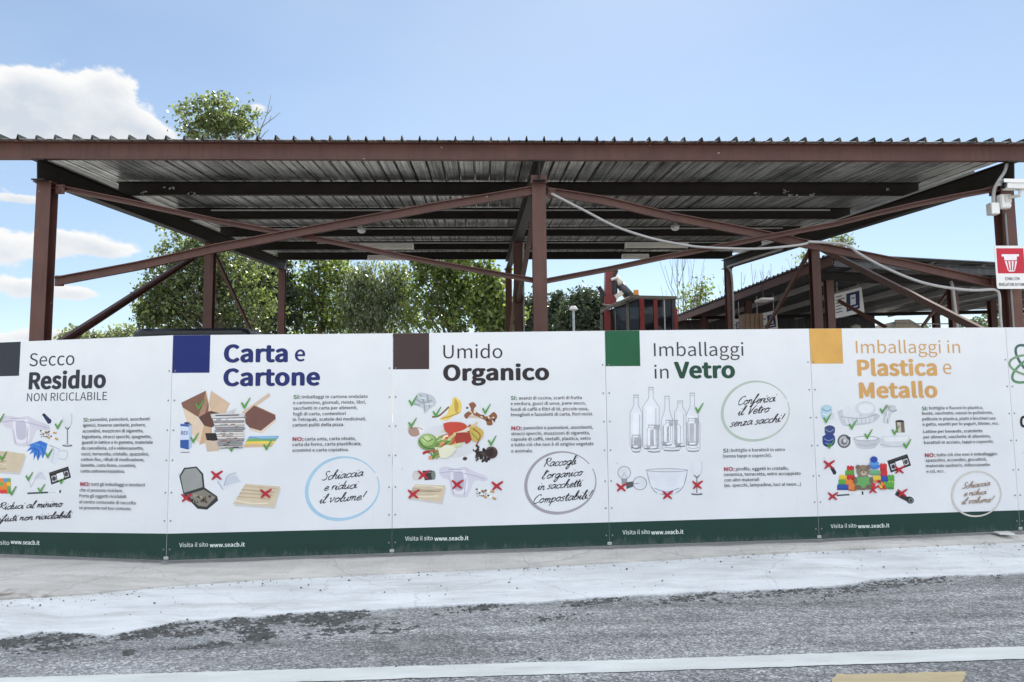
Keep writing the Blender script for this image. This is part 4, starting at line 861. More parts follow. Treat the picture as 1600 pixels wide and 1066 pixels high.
for (x, y, z) in ((116, 432, 22), (228, 460, 22), (362, 392, 20), (416, 484, 22), (296, 502, 22), (130, 546, 20), (466, 544, 22)): Print(P, 64).tick(x, y, z).done('tick_mark')
for (x, y, z) in ((125, 634, 22), (434, 656, 20), (318, 744, 18), (142, 772, 20), (446, 758, 20)): Print(P, 66).cross(x, y, z).done('cross_mark')

# --- panel at the right edge: only its left end is in view ---------------------------------
P = Panel(FB[5], FB[6], (1, 0, 0), 'white panel at the right edge with part of a looped green emblem')
P.body(((1591, 797.5), (1760, 792)))
p = Print(P, 4); g1, g2 = lin(70, 98, 96), lin(96, 138, 104)
for (rot, c, w) in ((.75, g1, 4), (-.5, g2, 4), (.1, lin(120, 150, 120), 3.5)):
    pts = [(1621+44*math.cos(t)*math.cos(rot)-17*math.sin(t)*math.sin(rot), 572+44*math.cos(t)*math.sin(rot)+17*math.sin(t)*math.cos(rot)) for t in [6.2832*i/48 for i in range(49)]]
    p.line(pts, w, c, False)
p.done('looped_emblem')
p = Print(P, 4); p.line([(1608, 653), (1598, 652), (1595.5, 659), (1598, 666), (1608, 665)], 4, lin(36, 36, 40)); p.done('lettering')

# ------------------------------------------------------------------ the steel canopy
XL, XC, XR = -5.288, .712, 6.67
Y1, Y2, Y3 = 9.297, 14.863, 20.182
HB, SL = 4.403, .0922                 # underside of the rafters at the front posts, rise per metre to the back
YB, ZB = 9.097, 4.632                 # front beam
def I_prof(w, h, tf=.014, tw=.012):
    a, b, t, u = w/2, h/2, tf, tw/2
    return [(-a, -b), (a, -b), (a, -b+t), (u, -b+t), (u, b-t), (a, b-t), (a, b), (-a, b), (-a, b-t), (-u, b-t), (-u, -b+t), (-a, -b+t)]
def C_prof(w, h, t=.010, flip=1):
    a, b = w/2*flip, h/2
    return [(-a, -b), (a, -b), (a, -b+t), (-a+t*flip, -b+t), (-a+t*flip, b-t), (a, b-t), (a, b), (-a, b)]
zr = lambda Y: HB + SL*(Y-Y1)         # rafter underside
can = thing('canopy', (XC, Y1, YARD), 'large open canopy of red brown steel posts and beams under a ribbed metal roof', 'canopy')
OFF = (XC, Y1, YARD)
RH = .25
for (X, Y) in [(x, y_) for y_ in (Y1, Y2, Y3) for x in (XL, XC, XR)]:
    b = MB(); top = zr(Y)-.004
    b.sweep([(X, Y, YARD), (X, Y, top-.012)], I_prof(.17, .17), (0, 1, 0))
    b.box((X, Y, top-.006), (.22, .24, .012)); b.box((X, Y, YARD+.01), (.3, .3, .02))
    o = b.build('post', M['steel'], can, OFF)
    if Y == Y1 and X == XC:   # bolted knuckle under the rafter end
        k = MB()
        for dx in (-.07, .07): k.tube([(X+dx, Y-.10, top+.02), (X+dx, Y-.13, top+.02)], .018, 0, 6)
        k.box((X, Y-.115, top+.03), (.2, .02, .1)); k.build('bolted_plate', M['steel'], o, OFF)
for X in (XL, XC, XR):
    b = MB(); ya, yb = YB-.03, Y3+.35
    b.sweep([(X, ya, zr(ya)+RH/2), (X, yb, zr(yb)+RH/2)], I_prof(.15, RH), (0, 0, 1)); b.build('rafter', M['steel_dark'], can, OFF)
PH = .2
purl = [YB, 11.3, 13.5, 15.7, 17.95, 20.1]
for i, Y in enumerate(purl):
    z = zr(Y)+RH+PH/2+.004; xa, xb = (-9.5, 11.0) if i == 0 else (XL-.12, XR+.12)
    h = .215 if i == 0 else PH
    z = zr(Y)+RH+h/2+.002
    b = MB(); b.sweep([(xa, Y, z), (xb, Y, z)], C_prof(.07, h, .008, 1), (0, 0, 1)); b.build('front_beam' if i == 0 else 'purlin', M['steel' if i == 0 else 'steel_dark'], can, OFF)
# ribbed roof sheet: deep narrow ribs running up the slope
RIB = .2155
def rib_profile(xa, xb):
    pts = []; x = xa
    while x < xb-.02:
        h_ = .053 + .007*math.sin(x*37.1); pts += [(x, 0), (x+.014, 0), (x+.026, h_), (x+.036, h_), (x+.048, 0), (x+.10, .0), (x+.106, .004), (x+.112, 0), (x+.155, 0), (x+.161, .004), (x+.167, 0)]
        x += RIB
    return pts
def roof(name, xa, xb, ya, yb, parent, off, mt, zf, wob=.0):
    b = MB(); pr = rib_profile(xa, xb); n = len(pr); t = .006; rows = []; q = random.Random(3)
    ys = [ya, (ya+yb)/2, yb]
    for Y in ys:
        rows.append([(x, Y, zf(Y)+z+t) for x, z in pr]); rows.append([(x, Y, zf(Y)+z) for x, z in pr])
    v = [p for r_ in rows for p in r_]; f = []
    for k in range(len(ys)-1):
        a, c = 2*k*n, 2*(k+1)*n
        for i in range(n-1): f.append([a+i, a+i+1, c+i+1, c+i]); f.append([a+n+i, c+n+i, c+n+i+1, a+n+i+1])
    for i in range(n-1): f.append([i, n+i, n+i+1, i+1]); e = 2*(len(ys)-1)*n; f.append([e+i, e+i+1, e+n+i+1, e+n+i])
    b.add(v, f)
    for i, fc in enumerate(b.f[:(len(ys)-1)*2*(n-1)]):
        if i % 2 == 0: b.mi[i] = 1
    return b.build(name, [mt, M['coat']], parent, off)
zs = lambda Y: zr(Y)+RH+.219
roof('roof_sheet', XL-.44, XR+.36, YB-.12, Y3+.4, can, OFF, M['sheet'], zs)
roof('eave_sheet', -9.5, XL-.445, YB-.12, YB+.12, can, OFF, M['sheet'], zs)
roof('eave_sheet', XR+.37, 11.0, YB-.12, YB+.12, can, OFF, M['sheet'], zs)
# flakes of bare primer on the second purlin
fl_ = random.Random(14)
for (px, py, n) in ((222, 301, 5), (268, 294, 6), (300, 304, 7), (1188, 302, 4), (1227, 298, 7), (1237, 305, 5), (1269, 304, 6), (1387, 295, 4)):
    b = MB(); c0 = at(px, py, 11.3-.0365)
    for k in range(n):
        a = c0 + Vector((fl_.gauss(0, .045), 0, fl_.gauss(0, .018))); r_ = fl_.uniform(.006, .022)
        b.prism([(a.x+r_*math.cos(t)*fl_.uniform(.5, 1.4), a.y, a.z+r_*math.sin(t)*fl_.uniform(.4, .9)) for t in [6.283*j/7 for j in range(7)]], (0, -.002, 0))
    b.build('paint_flake', M['pipe'], can, OFF)
# diagonal bracing between the front posts (channels, two of them bent) and along the rows
def brace(pts, h, w, Y, up=None, flip=1, name='brace', mt=None):
    P_ = [at(x, y_, Y+(dy if len(q_) > 2 else 0)) for q_ in pts for (x, y_, dy) in [(q_[0], q_[1], q_[2] if len(q_) > 2 else 0)]]
    b = MB(); d = (P_[-1]-P_[0]).normalized(); up = Vector(up) if up else Vector((0, -1, 0)).cross(d).normalized()
    b.sweep(P_, C_prof(w, h, .012, flip), up); 
    return b.build(name, mt or M['steel'], can, OFF)
brace([(86, 440), (216, 415.5), (338, 388), (535, 350.5), (670, 325), (836, 297)], .105, .05, Y1-.05)
brace([(80, 291), (209, 317), (338, 345.4), (535, 381), (636, 402.5), (742, 422), (838, 439)], .062, .05, Y1+.03)
brace([(838, 297), (942, 313), (1050, 339), (1193, 367), (1258, 381), (1332, 396), (1416, 413), (1484, 428), (1562, 445)], .105, .05, Y1+.04)
brace([(844, 441), (949, 421), (1033, 403), (1104, 389.5), (1185, 373), (1305, 350.5), (1369, 334), (1430, 320), (1484, 309), (1560, 295)], .062, .05, Y1-.05)
def gusset(px, py, Y, w=.2, h=.2):
    c0 = at(px, py, Y); b = MB(); b.box(c0, (w, .012, h), bev=.003)
    for dx, dz in ((-.3, .3), (.3, .3), (0, -.25)): b.tube([c0+Vector((dx*w, -.006, dz*h)), c0+Vector((dx*w, -.022, dz*h))], .013, 0, 6)
    b.build('gusset_plate', M['steel'], can, OFF)
for g_ in ((93, 439, Y1-.02, .11, .13), (94, 296, Y1+.0, .11, .12), (820, 301, Y1+.02, .10, .13), (862, 302, Y1+.02, .10, .13), (1551, 299, Y1-.0, .10, .13), (1555, 443, Y1+.02, .10, .13)): gusset(*g_)
def bar(p1, p2, h, w, name='brace'):
    b = MB(); p1, p2 = Vector(p1), Vector(p2); up = Vector((1, 0, 0)).cross((p2-p1).normalized()).normalized()
    b.sweep([p1, p2], C_prof(w, h, .012), up); return b.build(name, M['steel'], can, OFF)
for X in (XL, XR):
    bar((X, Y1+.1, 2.33 if X < 0 else 2.35), (X, Y2-.1, zr(Y2)-.1), .10, .06); bar((X, Y2+.1, zr(Y2)-.1), (X, Y3-.1, 2.2), .085, .05)
bar((XC, Y1+.1, zr(Y1)-.1), (XC, Y2-.05, 3.75), .13, .06); bar((XC, Y2+.1, 4.55), (XC, Y3-.05, 3.3), .10, .06)

# ------------------------------------------------------------------ things fixed to the canopy
def pipe(name, pts, r, label, cat, mt='pipe', group=None):
    P_ = [Vector(p) for p in pts]; b = MB(); dense_ = []
    for i in range(len(P_)-1):
        p0 = P_[max(i-1, 0)]; p1 = P_[i]; p2 = P_[i+1]; p3 = P_[min(i+2, len(P_)-1)]
        for k in range(5):
            t = k/5; dense_.append(.5*((2*p1)+(p2-p0)*t+(2*p0-5*p1+4*p2-p3)*t*t+(-p0+3*p1-3*p2+p3)*t**3))
    dense_.append(P_[-1]); b.tube(dense_, r, 0, 8); o = b.build(name, M[mt], None, P_[0], True); return tag(o, label, cat, group)
pipe('conduit', [at(862, 303, Y1-.06), at(869.5, 306.6, Y1-.09), at(915, 330, Y1-.1), at(962, 354, Y1-.1), at(1016, 372, Y1-.1), at(1067, 382.5, Y1-.1), at(1104, 386.8, Y1-.1), at(1180, 389, Y1-.1), at(1241, 384, Y1-.1), at(1262, 380, Y1-.06)], .016, 'grey conduit sagging from the top of the middle front post under the bent brace', 'conduit')
pipe('conduit', [at(1262, 378, Y1-.02), at(1291, 379, Y1-.08), at(1322, 382.6, Y1-.1), at(1345, 398, Y1-.1), at(1382, 418, Y1-.1), at(1430, 438, Y1-.1), at(1470, 448, Y1-.1), at(1517, 453.5, Y1-.1), at(1548, 452.5, Y1-.11), at(1557, 454, Y1-.11), at(1561.5, 463, Y1-.11), at(1564, 507, Y1-.11), at(1572, 560, Y1-.11)], .018, 'thick pale conduit swooping below the brace then down the right front post', 'conduit')
pipe('conduit', [at(1574, 250, Y1-.14), at(1572, 262, Y1-.13), at(1569, 270, Y1-.12), at(1561, 282, Y1-.12), at(1553.5, 297, Y1-.12), at(1552.5, 316, Y1-.12), at(1556, 326, Y1-.12)], .022, 'short bent grey pipe from the front beam into the box on the right post', 'conduit')
pipe('conduit', [(XR-.06, Y1-.10, 4.0), (XR-.06, Y1-.10, 3.1), (XR-.06, Y1-.10, 2.2), (XR-.06, Y1-.10, .9)], .013, 'thin straight conduit down the front of the right post behind the red sign', 'conduit', 'pipe_dark')
for i, (Y, x0, x1, lab) in enumerate([(13.5, XL+.5, XR-.3, 'long straight grey conduit on the third purlin from the front'), (15.7, XL+1.0, XR-.3, 'long straight grey conduit on the purlin with the two larger lamps'), (17.95, XL+1.4, XR-.3, 'long straight grey conduit on the purlin nearest the back edge but one')]):
    z = zr(Y)+RH+PH*.75; pipe('conduit', [(x0, Y-.06, z), (x0+3, Y-.06, z), (XC, Y-.06, z), (x1-3, Y-.06, z), (x1, Y-.06, z)], .017, lab, 'conduit', 'pipe')
pipe('conduit', [(XR-.16, 9.6, zr(9.6)+RH-.02), (XR-.16, 12, zr(12)+RH-.02), (XR-.16, 16, zr(16)+RH-.02), (XR-.16, 20, zr(20)+RH-.02)], .016, 'pale pipe standing for the highlight along the top flange of the right rafter', 'conduit')  # pipe added for the highlight line on the rafter's top flange
pipe('conduit', [(XR-.1, 16.2, zr(16.2)+.03), (XR-.1, 19.6, zr(19.6)+.02), (XR-.02, 20.0, zr(20)-.05), (XR+.06, 20.06, zr(20)-.3), (XR+.06, 20.06, 3.6)], .03, 'bent grey pipe curving from the right rafter onto the back right post', 'conduit')
pipe('conduit', [(XC+.12, Y2-.12, zr(Y2)-.05), (XC+.10, Y2-.12, zr(Y2)-.2), (XC+.10, Y2-.12, 4.0), (XC+.10, Y2-.12, 2.0)], .016, 'grey conduit down the dark post behind the middle front post', 'conduit')
# fluorescent battens
def batten(c, d, L_, label, lit=False):
    c = Vector(c); d = Vector(d).normalized()
    t = thing('fluorescent_lamp', c, label, 'lamp', 'fluorescent lamps under the canopy'); up = Vector((0, 0, 1))
    b = MB(); b.sweep([c-d*L_/2, c+d*L_/2], [(-.05, .02), (.05, .02), (.06, .06), (-.06, .06)], up); b.build('housing', M['offwhite'], t, c)
    b = MB(); b.sweep([c-d*(L_/2-.03), c+d*(L_/2-.03)], [(-.055, .018), (-.05, -.03), (-.025, -.05), (.025, -.05), (.05, -.03), (.055, .018)], up); b.build('diffuser', M['tube'] if lit else M['offwhite'], t, c)
    b = MB()
    for s_ in (-1, 1): b.box(c+d*s_*(L_/2-.01)+Vector((0, 0, -.005)), (.03 if abs(d.x) > .5 else .12, .12 if abs(d.x) > .5 else .03, .09))
    b.build('end_cap', M['white'], t, c)
for (x0, x1, y_, Y, lab) in [(562, 646, 386, 15.55, 'pale lamp under the fourth purlin, left bay'), (575, 632, 403.5, 17.8, 'pale lamp under the fifth purlin, left bay, behind the thin brace'), (977, 1074, 384, 15.55, 'pale lamp under the fourth purlin, right bay'), (972, 1013, 401.5, 17.8, 'pale lamp under the fifth purlin, right bay, above the red crane arm')]:
    a, b_ = at(x0, y_, Y), at(x1, y_, Y); batten(((a.x+b_.x)/2, Y, a.z), (1, 0, 0), b_.x-a.x, lab)
for (px, py, lab) in [(565, 361, 'small white domed detector under the roof, left bay'), (1055, 357, 'small white domed detector under the roof, right bay')]:
    c = at(px, py, 13.9); t = thing('smoke_detector', c, lab, 'smoke detector', 'smoke detectors under the roof')
    b = MB(); bm = bmesh.new(); bmesh.ops.create_uvsphere(bm, u_segments=16, v_segments=8, radius=.075)
    for v in bm.verts: v.co.z *= .6
    b.frombm(bm, 0, lambda p_: p_+c); b.build('dome', M['white'], t, c, True)
    b = MB(); b.tube([c+Vector((0, 0, .03)), c+Vector((0, 0, zs(c.y)-c.z))], .02, 0, 8); b.tube([c+Vector((0, 0, .02)), c+Vector((0, 0, .05))], .085, 0, 16); b.build('stem', M['pipe'], t, c)
# boxes, camera and red sign on the right post
c = at(1551, 327, Y1-.13); t = thing('junction_box', c, 'pale grey plastic junction box on the left side of the right front post', 'junction box')
b = MB(); b.box(c, (.11, .10, .15), bev=.008); b.build('case', M['offwhite'], t, c); b = MB(); b.box(c+Vector((0, -.053, 0)), (.10, .01, .135)); b.build('lid', M['white'], t, c)
c = at(1568, 315.5, Y1-.14); t = thing('junction_box', c, 'white square junction box on the right front post below the camera', 'junction box')
b = MB(); b.box(c, (.13, .09, .175), bev=.008); b.build('case', M['white'], t, c); b = MB(); b.box(c+Vector((0, -.049, 0)), (.115, .012, .155)); b.build('lid', M['white'], t, c)
a = at(1570, 290, Y1-.30); e_ = at(1650, 292, Y1-.35); t = thing('security_camera', a, 'white bullet security camera bracketed to the right front post', 'security camera')
d = (e_-a).normalized(); b = MB(); b.sweep([a, a+d*.46], [(-.055, -.045), (.055, -.045), (.06, .02), (.04, .045), (-.04, .045), (-.06, .02)], (0, 0, 1)); b.build('housing', M['white'], t, a)
b = MB(); b.sweep([a-d*.05, a+d*.5], [(-.075, .02), (-.07, .065), (.07, .065), (.075, .02), (.066, .02), (.062, .056), (-.062, .056), (-.066, .02)], (0, 0, 1)); b.build('sunshield', M['white'], t, a)
b = MB(); b.tube([a-d*.02, a+d*.02], .04, 0, 16); b.build('lens', M['glass_dark'], t, a)
k = a+d*.18; b = MB(); b.tube([k+Vector((0, 0, -.05)), k+Vector((0, .01, -.12)), Vector((c.x+.03, c.y-.06, c.z+.04))], .022, 0, 8); b.box((c.x+.02, c.y-.058, c.z+.03), (.08, .02, .1)); b.build('bracket', M['offwhite'], t, a)
def sign(name, px, Y, label, cat, th=.006):
    """flat board standing square to the world: px = left, top, right, bottom"""
    a = at(px[0], px[3], Y); b_ = at(px[2], px[1], Y); W, H = b_.x-a.x, b_.z-a.z
    t = thing(name, a, label, cat); return t, a, W, H
t, a, W, H = sign('warning_sign', (1558, 384, 1601.5, 451.5), Y1-.16, 'red and white smoke detector warning sign on the right front post', 'sign')
class Flat:
    def __init__(s, W, H): s.W, s.H = W, H
    def px(s, x, y): return x, y
    def uv(s, x, y): return x*s.W, (1-y)*s.H
fl = Flat(W, H); fl.root = t
b = MB(); R_ = .03; pts = []
for (cx, cz, a0) in ((W-R_, R_, -90), (W-R_, H-R_, 0), (R_, H-R_, 90), (R_, R_, 180)):
    for k in range(5): an = math.radians(a0+k*22.5); pts.append((cx+R_*math.cos(an), 0, cz+R_*math.sin(an)))
b.prism(pts, (0, .005, 0)); b.build('plate', M['white'], t)
p = Print(fl); rc = lin(186, 44, 62); wc = lin(228, 224, 230)
p.poly([(.06, .06), (.94, .06), (.94, .645), (.06, .645)], rc); p.done('red_field')
p = Print(fl, 4); p.poly([(.22, .20), (.78, .20), (.78, .25), (.71, .25), (.70, .34), (.30, .34), (.29, .25), (.22, .25)], wc)
for xx in (.31, .42, .53, .64): p.poly([(xx, .36), (xx+.065, .36), (.5+(xx+.05-.5)*.62, .57), (.5+(xx+.01-.5)*.62, .57)], wc)
p.poly([(.38, .575), (.62, .575), (.58, .60), (.42, .60)], wc); p.done('detector_symbol')
p = Print(fl, 4); p.text('ZONA CON', .27, .80, .74, .07, lin(40, 40, 48), .02); p.text('RIVELATORI DI FUMO', .07, .935, .94, .07, lin(40, 40, 48), .02); p.done('lettering')

# ------------------------------------------------------------------ second canopy, behind on the right
PC = at(1302, 399, 16.3); ux = Vector((.996, .09, 0)); uy = Vector((-.07, .9975, 0))
sh = thing('canopy', (PC.x, PC.y, YARD), 'lower dark canopy behind on the right with hanging blue and white signs', 'canopy'); SO = (PC.x, PC.y, YARD)
DX, DY = 12.0, 11.6; ZT = PC.z
W_ = lambda u, v, z: Vector((PC.x, PC.y, 0)) + ux*u + uy*(v*(1-.055*max(u, 0))) + Vector((0, 0, z + u*-.035))
b = MB(); b.sweep([W_(.0, 0, ZT-.11), W_(0, DY, ZT-.11)], C_prof(.06, .2), (0, 0, 1)); b.build('fascia_beam', M['steel'], sh, SO)
b = MB(); b.sweep([W_(.04, .03, ZT-.17), W_(DX, .03, ZT-.17)], C_prof(.06, .16), (0, 0, 1)); b.build('end_beam', M['sheet_old'], sh, SO)
b = MB(); pr = []; x = -.1
while x < DY: pr += [(x, 0), (x+.10, 0), (x+.13, .05), (x+.18, .05), (x+.21, 0)]; x += .25
n = len(pr); R2 = [[W_(u, v, ZT+z+t) for v, z in pr] for u, t in ((-.08, .006), (DX, .006), (DX, 0), (-.08, 0))]
v = [q_ for r_ in R2 for q_ in r_]; f = []
for k in range(4): k2 = (k+1) % 4; f += [[k*n+i, k*n+i+1, k2*n+i+1, k2*n+i] for i in range(n-1)]
b.add(v, f); b.build('roof_sheet', M['sheet_old'], sh, SO)
for u in np.arange(1.2, DX, 1.25): b = MB(); b.sweep([W_(u, .1, ZT-.09), W_(u, DY, ZT-.09)], C_prof(.07, .14), (0, 0, 1)); b.build('purlin', M['purlin_grey'], sh, SO)
for v_, h_ in ((.9, .22), (9.2, .10)): b = MB(); b.sweep([W_(-.0, v_, ZT-.19-h_/2), W_(DX, v_, ZT-.19-h_/2)], I_prof(.14, h_), (0, 0, 1)); b.build('rafter', M['steel_dark'], sh, SO)
for (u, v_) in ((.35, .9), (.35, 5.5), (.35, 9.2), (3.35, .9), (6.6, .9), (6.6, 5.5), (6.6, 9.2)):
    z0 = W_(u, v_, ZT-.40 if v_ < 1 else ZT-.20); b = MB(); b.sweep([(z0.x, z0.y, YARD), z0], I_prof(.17, .17), (0, 1, 0)); b.build('post', M['steel'], sh, SO)
b = MB(); b.prism([W_(0, DY-.15, YARD), W_(5.8, DY-.15, YARD), W_(5.8, DY-.15, ZT-.05), W_(0, DY-.15, ZT-.05)], (0, .05, 0)); b.build('back_wall', M['sheet_old'], sh, SO)
b = MB(); q1 = at(1310, 470, 17.6); q2 = at(1385, 512, 17.6); b.sweep([q1, q2], C_prof(.05, .08), (0, -.5, .8)); b.build('brace', M['steel'], sh, SO)
b = MB(); q1 = at(1482, 455, 17.6); q2 = at(1440, 512, 17.6); b.sweep([q1, q2], C_prof(.05, .08), (0, -.5, .8)); b.build('brace', M['steel'], sh, SO)
pipe('conduit', [at(1486, 440, 17.0), at(1489, 452, 16.9), at(1491, 470, 16.9), at(1495, 500, 16.9), at(1497, 520, 16.9)], .035, 'grey pipe down the dark post of the lower canopy behind', 'conduit', 'pipe')
# hanging signs
def hang(pts, Y, label, rows, icon):
    P_ = [at(*q_, Y) for q_ in pts]; A = P_[0].copy(); d = P_[1]-P_[0]; h = P_[3]-P_[0]; nrm = d.cross(h).normalized()
    t = thing('hanging_sign', A, label, 'sign', 'hanging signs of the lower canopy')
    b = MB(); b.prism([p_ for p_ in P_], nrm*-.02 if nrm.y < 0 else nrm*.02); b.build('plate', M['white'], t, A)
    sgn = -1 if nrm.y > 0 else 1
    def quad(u0, v0, u1, v1, k): 
        o = nrm*sgn*(.001+.0008*k)
        return [A+d*u0+h*v0+o, A+d*u1+h*v0+o, A+d*u1+h*v1+o, A+d*u0+h*v1+o]
    b = MB(); b.add(quad(*icon, 1), [[0, 1, 2, 3]], 0, lin(36, 46, 92)); ic = icon; mx = (ic[0]+ic[2])/2; w_ = (ic[2]-ic[0]); hh = ic[3]-ic[1]
    b.add(quad(mx-w_*.2, ic[1]+hh*.14, mx+w_*.2, ic[1]+hh*.70, 2), [[0, 1, 2, 3]], 0, lin(214, 218, 226)); b.add(quad(mx-w_*.14, ic[1]+hh*.3, mx+w_*.14, ic[1]+hh*.36, 3), [[0, 1, 2, 3]], 0, lin(80, 90, 130)); b.add(quad(mx-w_*.36, ic[1]+hh*.80, mx+w_*.36, ic[1]+hh*.88, 2), [[0, 1, 2, 3]], 0, lin(190, 196, 210))
    o = b.build('blue_symbol', M['ink_clean'], t, A, col=True)
    b = MB(); q = random.Random(8)
    for k in range(rows):
        v_ = .12+k*.76/rows; b.add(quad(.05, v_, .05+(icon[0]-.1)*q.uniform(.6, 1), v_+.30/rows, 1), [[0, 1, 2, 3]], 0, lin(120, 122, 136))
    b.build('small_print', M['ink_clean'], t, A, col=True)
    b = MB(); 
    for u in (.12, .88): p_ = A+d*u; b.tube([p_, p_+Vector((0, 0, .5))], .008, 0, 6)
    b.build('hanger', M['galv'], t, A)
hang([(1303, 460), (1346, 448.5), (1351, 488), (1304, 498)], 18.6, 'larger hanging white sign with a blue bottle symbol, beside the brown post', 6, (.44, .12, .92, .86))
hang([(1179, 492), (1213, 485), (1216, 516), (1182, 520)], 20.6, 'small hanging white sign with a blue symbol, crossed by a thin brace', 4, (.55, .18, .92, .9))
hang([(1146, 499), (1156, 498), (1156, 520), (1146, 520)], 21.6, 'narrow white sign edge beside the back right post', 3, (.42, .25, .95, .9))
c = at(1194, 469, 18.6); t = thing('lamp', c, 'flat white lamp hanging under the lower canopy', 'lamp'); b = MB(); b.box(c, (.32, .5, .05), bev=.012); b.build('diffuser', M['white'], t, c); b = MB(); b.tube([c, c+Vector((-.05, 0, .3)), c+Vector((.1, 0, .6))], .015, 0, 6); b.build('cable', M['black'], t, c)
c = at(1174, 520, 20.5); t = thing('wooden_crate', (c.x, c.y, YARD), 'tall brown slatted crate under the lower canopy', 'crate'); hh = at(1174, 492, 20.5).z
b = MB(); b.box((c.x, c.y, (hh+YARD)/2), (.5, .5, hh-YARD)); b.build('body', M['boxbrown'], t, (c.x, c.y, YARD)); b = MB()
for k in range(4): b.box((c.x-.19+k*.125, c.y-.262, (hh+YARD)/2), (.09, .02, hh-YARD-.05))
b.build('slat', M['boxbrown'], t, (c.x, c.y, YARD))

# ------------------------------------------------------------------ dark van parked under the canopy
c = at(298, 511, 11.6); zt = c.z; vw = 1.86; vx = c.x; vy = 11.6; z0 = YARD
van = thing('van', (vx, vy, z0), 'dark blue grey van seen from behind, its roof just over the fence', 'van'); VO = (vx, vy, z0)
L_ = 4.2
def rsec(w, z_lo, z_hi, r_):   # rounded body section
    pts = [(-w/2, z_lo), (w/2, z_lo), (w/2+.02, z_lo+.7)]
    for k in range(6): a = math.radians(k*18); pts.append((w/2-.05-r_+r_*math.cos(a), z_hi-r_+r_*math.sin(a)))
    for k in range(6): a = math.radians(90+k*18); pts.append((-w/2+.05+r_+r_*math.cos(a), z_hi-r_+r_*math.sin(a)))
    pts.append((-w/2-.02, z_lo+.7)); return pts
b = MB(); S = []
for (yy, zh, w) in ((0, zt-.06, vw-.06), (.05, zt-.015, vw), (.4, zt, vw), (2.6, zt-.04, vw), (3.1, zt-.55, vw-.04), (4.1, zt-1.25, vw-.1), (4.4, zt-1.5, vw-.2)):
    S.append([(vx+x, vy+yy, z) for x, z in rsec(w, z0+.35, zh, .12)])
n = len(S[0]); v = [p_ for r_ in S for p_ in r_]; f = [[k*n+i, k*n+(i+1) % n, (k+1)*n+(i+1) % n, (k+1)*n+i] for k in range(len(S)-1) for i in range(n)]
f += [list(range(n))[::-1], [(len(S)-1)*n+i for i in range(n)]]; b.add(v, f); b.build('body', M['vanpaint'], van, VO, False)
for s_ in (-1, 1):
    b = MB(); b.prism([(vx+s_*.015, vy-.004, zt-.16), (vx+s_*.68, vy-.004, zt-.16), (vx+s_*.74, vy-.004, zt-.75), (vx+s_*.015, vy-.004, zt-.75)], (0, -.008, 0)); b.build('rear_window', M['glass_dark'], van, VO)
    b = MB(); b.box((vx+s_*.86, vy-.02, z0+1.25), (.1, .05, .6), bev=.015); b.build('tail_light', M['red'], van, VO)
    for yy in (.9, 3.5):
        b = MB(); b.tube([(vx+s_*.93, vy+yy, z0+.33), (vx+s_*.70, vy+yy, z0+.33)], .33, 0, 24); w_ = b.build('wheel', M['black'], van, VO); b = MB(); b.tube([(vx+s_*.935, vy+yy, z0+.33), (vx+s_*.92, vy+yy, z0+.33)], .2, 0, 18); b.build('rim', M['galv'], w_, VO)
    b = MB(); b.box((vx+s_*.72, vy+1.8, zt+.02), (.03, 2.4, .03), bev=.008); b.build('roof_rail', M['darkgrey'], van, VO)
b = MB(); b.box((vx, vy-.012, zt-.085), (1.55, .02, .05), bev=.008); b.build('window_trim', M['darkgrey'], van, VO)
b = MB(); b.box((vx, vy-.05, z0+.5), (1.8, .12, .22), bev=.03); b.build('bumper', M['darkgrey'], van, VO)

# ------------------------------------------------------------------ material handler with raised cab
TY = 23.0
ax = lambda px, py, dy=0: at(px, py, TY+dy)
tl = ax(997, 462); tr = ax(1053, 463); bl = ax(993, 520)
x0, x1 = tl.x, tr.x; zt = tl.z; zb = zt-1.75; dpt = 1.7
xl = ax(941, 483, .9).x + .05
hd = thing('crane_loader', ((x0+x1)/2, TY+.9, YARD), 'dark red crane loader with glazed cab and amber beacon, seen over the fence', 'loader'); HO = ((x0+x1)/2, TY+.9, YARD)
# cab: front-right face from x0 to x1, left face slanting back to xl
FLc, FRc, BRc, BLc = Vector((x0, TY, 0)), Vector((x1, TY+.1, 0)), Vector((x1+.15, TY+1.7, 0)), Vector((xl, TY+1.3, 0))
up_ = lambda p_, z: Vector((p_.x, p_.y, z))
b = MB(); rp = [up_(FLc+Vector((-.22, -.08, 0)), zt), up_(FRc+Vector((.10, -.08, 0)), zt-.02), up_(BRc+Vector((.06, .05, 0)), zt-.02), up_(BLc+Vector((.25, .05, 0)), zt-.1), up_(BLc+Vector((-.06, 0, 0)), zt-.30)]
b.prism(rp, (0, 0, -.09)); b.build('cab_roof', M['roofbrown'], hd, HO)
for p_, w_, mt_, dz in ((FLc+Vector((.10, 0, 0)), .15, 'red', .08), (FLc.lerp(FRc, .48), .13, 'red', .08), (FRc, .13, 'darkgrey', .08), (BRc, .1, 'red', .08), (BLc, .1, 'olive', .4), (FLc.lerp(BLc, .28), .10, 'olive', .12), (FLc.lerp(BLc, .62), .05, 'olive', .22), (FLc.lerp(BLc, .82), .24, 'red', .3), (FLc.lerp(FRc, .74), .04, 'galv', .1)):
    b = MB(); b.box((p_.x, p_.y, (zt-dz+zb)/2), (w_, w_*.7, zt-dz-zb), bev=.01); b.build('pillar', M[mt_], hd, HO)
b = MB(); b.box((FRc.x+.05, FRc.y-.02, zt-1.05), (.12, .1, 1.3), bev=.01); b.build('pillar', M['red'], hd, HO)
for (p_, q_, h0) in ((FLc, FRc, .12), (FRc, BRc, .12), (FLc, BLc, .32)):
    b = MB(); b.prism([up_(p_, zb+.1), up_(q_, zb+.1), up_(q_, zt-h0-.02), up_(p_, zt-.12)], (0, .012, 0)); b.build('window_pane', M['glass'], hd, HO)
